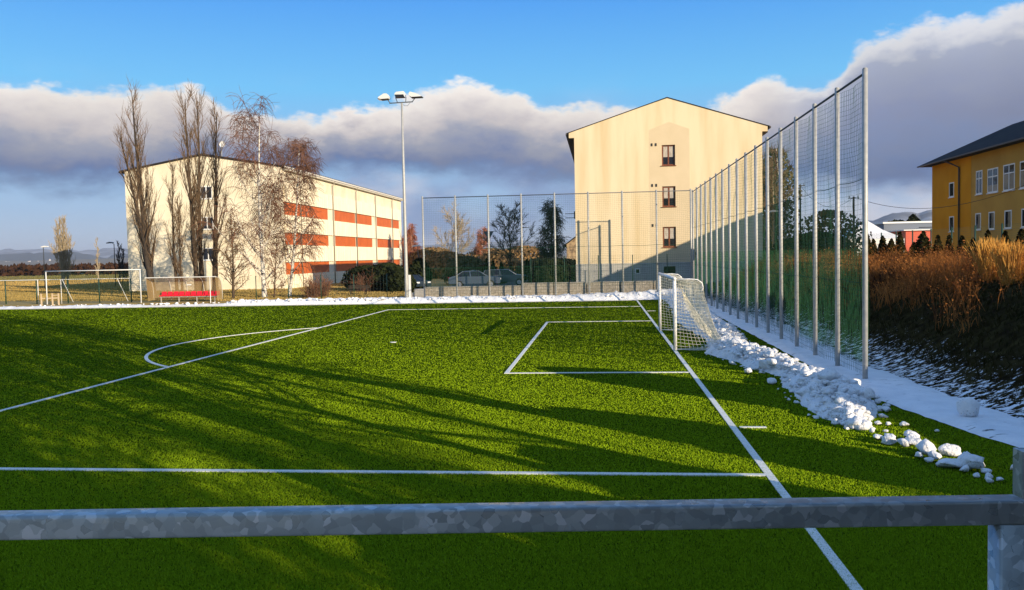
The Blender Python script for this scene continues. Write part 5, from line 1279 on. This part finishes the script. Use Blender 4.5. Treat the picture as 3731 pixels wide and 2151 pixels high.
nn=mth('ADD',mth('MULTIPLY',mth('SUBTRACT',n1,.5),3.4),mth('MULTIPLY',mth('SUBTRACT',n3,.5),2.0))
tt=mth('SUBTRACT',mth('ADD',top,nn),el)                       # degrees below the cloud tops
up=smooth(tt,-.15,.6)
soft=mth('SUBTRACT',el,mth('ADD',bot,mth('MULTIPLY',nn,.7)))
dn=smooth(soft,-1.4,.7)
mask=mth('MULTIPLY',up,dn)
thick=mth('SUBTRACT',top,bot)
rel=mth('DIVIDE',mth('SUBTRACT',mth('ADD',top,mth('MULTIPLY',nn,1.3)),el),thick)
rp=nd(nt,'ShaderNodeValToRGB'); cr=rp.color_ramp
def srgb(r,g,b,k=SKY): return tuple(((c/255)/12.92 if c/255<.04 else ((c/255+.055)/1.055)**2.4)*k for c in (r,g,b))
cr.elements[0].position=0; cr.elements[0].color=(*srgb(255,252,246,1),1); cr.elements[1].position=1.0; cr.elements[1].color=(*srgb(92,112,156,1),1)
for ps,c in ((.16,(240,232,226)),(.40,(204,197,198)),(.60,(160,163,178))):
    e=cr.elements.new(ps); e.color=(*srgb(*c,1),1)
L(rel,rp.inputs[0])
# the right hand mass is darker, only its rim is bright
rp2=nd(nt,'ShaderNodeValToRGB'); c2=rp2.color_ramp
c2.elements[0].position=0; c2.elements[0].color=(*srgb(242,242,244,1),1); c2.elements[1].position=1.0; c2.elements[1].color=(*srgb(84,108,156,1),1)
for ps,c in ((.09,(222,224,232)),(.20,(172,180,202)),(.5,(138,147,178)),(.8,(112,130,168))):
    e=c2.elements.new(ps); e.color=(*srgb(*c,1),1)
L(rel,rp2.inputs[0])
rt=smooth(az,9.5,15.5)
cl=mixc(rt,rp.outputs[0],rp2.outputs[0])
shade=mth('ADD',mth('ADD',.34,mth('MULTIPLY',n2,.56)),mth('ADD',mth('MULTIPLY',n1,.46),mth('MULTIPLY',n3,.30))); 
cl=mixc(1.0,cl,nd(nt,'ShaderNodeCombineColor').outputs[0],'MULTIPLY') if False else cl
vm=nd(nt,'ShaderNodeVectorMath',operation='SCALE'); L(cl,vm.inputs[0]); L(mth('MULTIPLY',shade,SKY),vm.inputs[3])
# clear sky: nishita pulled toward the saturated blue of the photograph, paler low down
sk=nd(nt,'ShaderNodeVectorMath',operation='MULTIPLY'); L(sky.outputs[0],sk.inputs[0]); sk.inputs[1].default_value=(1,1,1)
rs=nd(nt,'ShaderNodeValToRGB'); c3=rs.color_ramp
c3.elements[0].position=0; c3.elements[0].color=(*srgb(184,198,224,1),1); c3.elements[1].position=1; c3.elements[1].color=(*srgb(40,110,220,1),1)
for ps,c in ((.10,(152,186,230)),(.22,(140,190,238)),(.33,(108,198,255)),(.52,(64,158,252)),(.8,(40,126,236))):
    e=c3.elements.new(ps); e.color=(*srgb(*c,1),1)
L(mth('DIVIDE',el,34,clamp=True),rs.inputs[0])
rv=nd(nt,'ShaderNodeVectorMath',operation='SCALE'); L(rs.outputs[0],rv.inputs[0]); rv.inputs[3].default_value=SKY
clear=mixc(.86,sk.outputs[0],rv.outputs[0])
# faint low cloud streaks
lowm=mth('MULTIPLY',smooth(nz(.09,6,.55,57),.46,.64),smooth(el,13,3)); 
lowcol=mixc(smooth(nz(.13,5,.5,91),.40,.62),srgb(132,154,196),srgb(216,214,224))
base=mixc(mth('MULTIPLY',lowm,.85),clear,lowcol)
fin=mixc(mask,base,vm.outputs[0])
# other side of the sky (behind the viewer) stays clear
front=smooth(sp_.outputs[1],-.1,.25)
b2=nd(nt,'ShaderNodeVectorMath',operation='SCALE'); b2.inputs[0].default_value=srgb(150,196,255); b2.inputs[3].default_value=.78
clear2=mixc(.75,sk.outputs[0],b2.outputs[0])
hi=smooth(el,24,42)
fin=mixc(hi,fin,clear2)
fin=mixc(front,clear2,fin)
L(fin,bg.inputs[0])
SC.view_settings.view_transform='Standard'; SC.view_settings.look='None'; SC.view_settings.exposure=EXPO; SC.view_settings.gamma=1
SC.cycles.max_bounces=6; SC.cycles.transparent_max_bounces=12
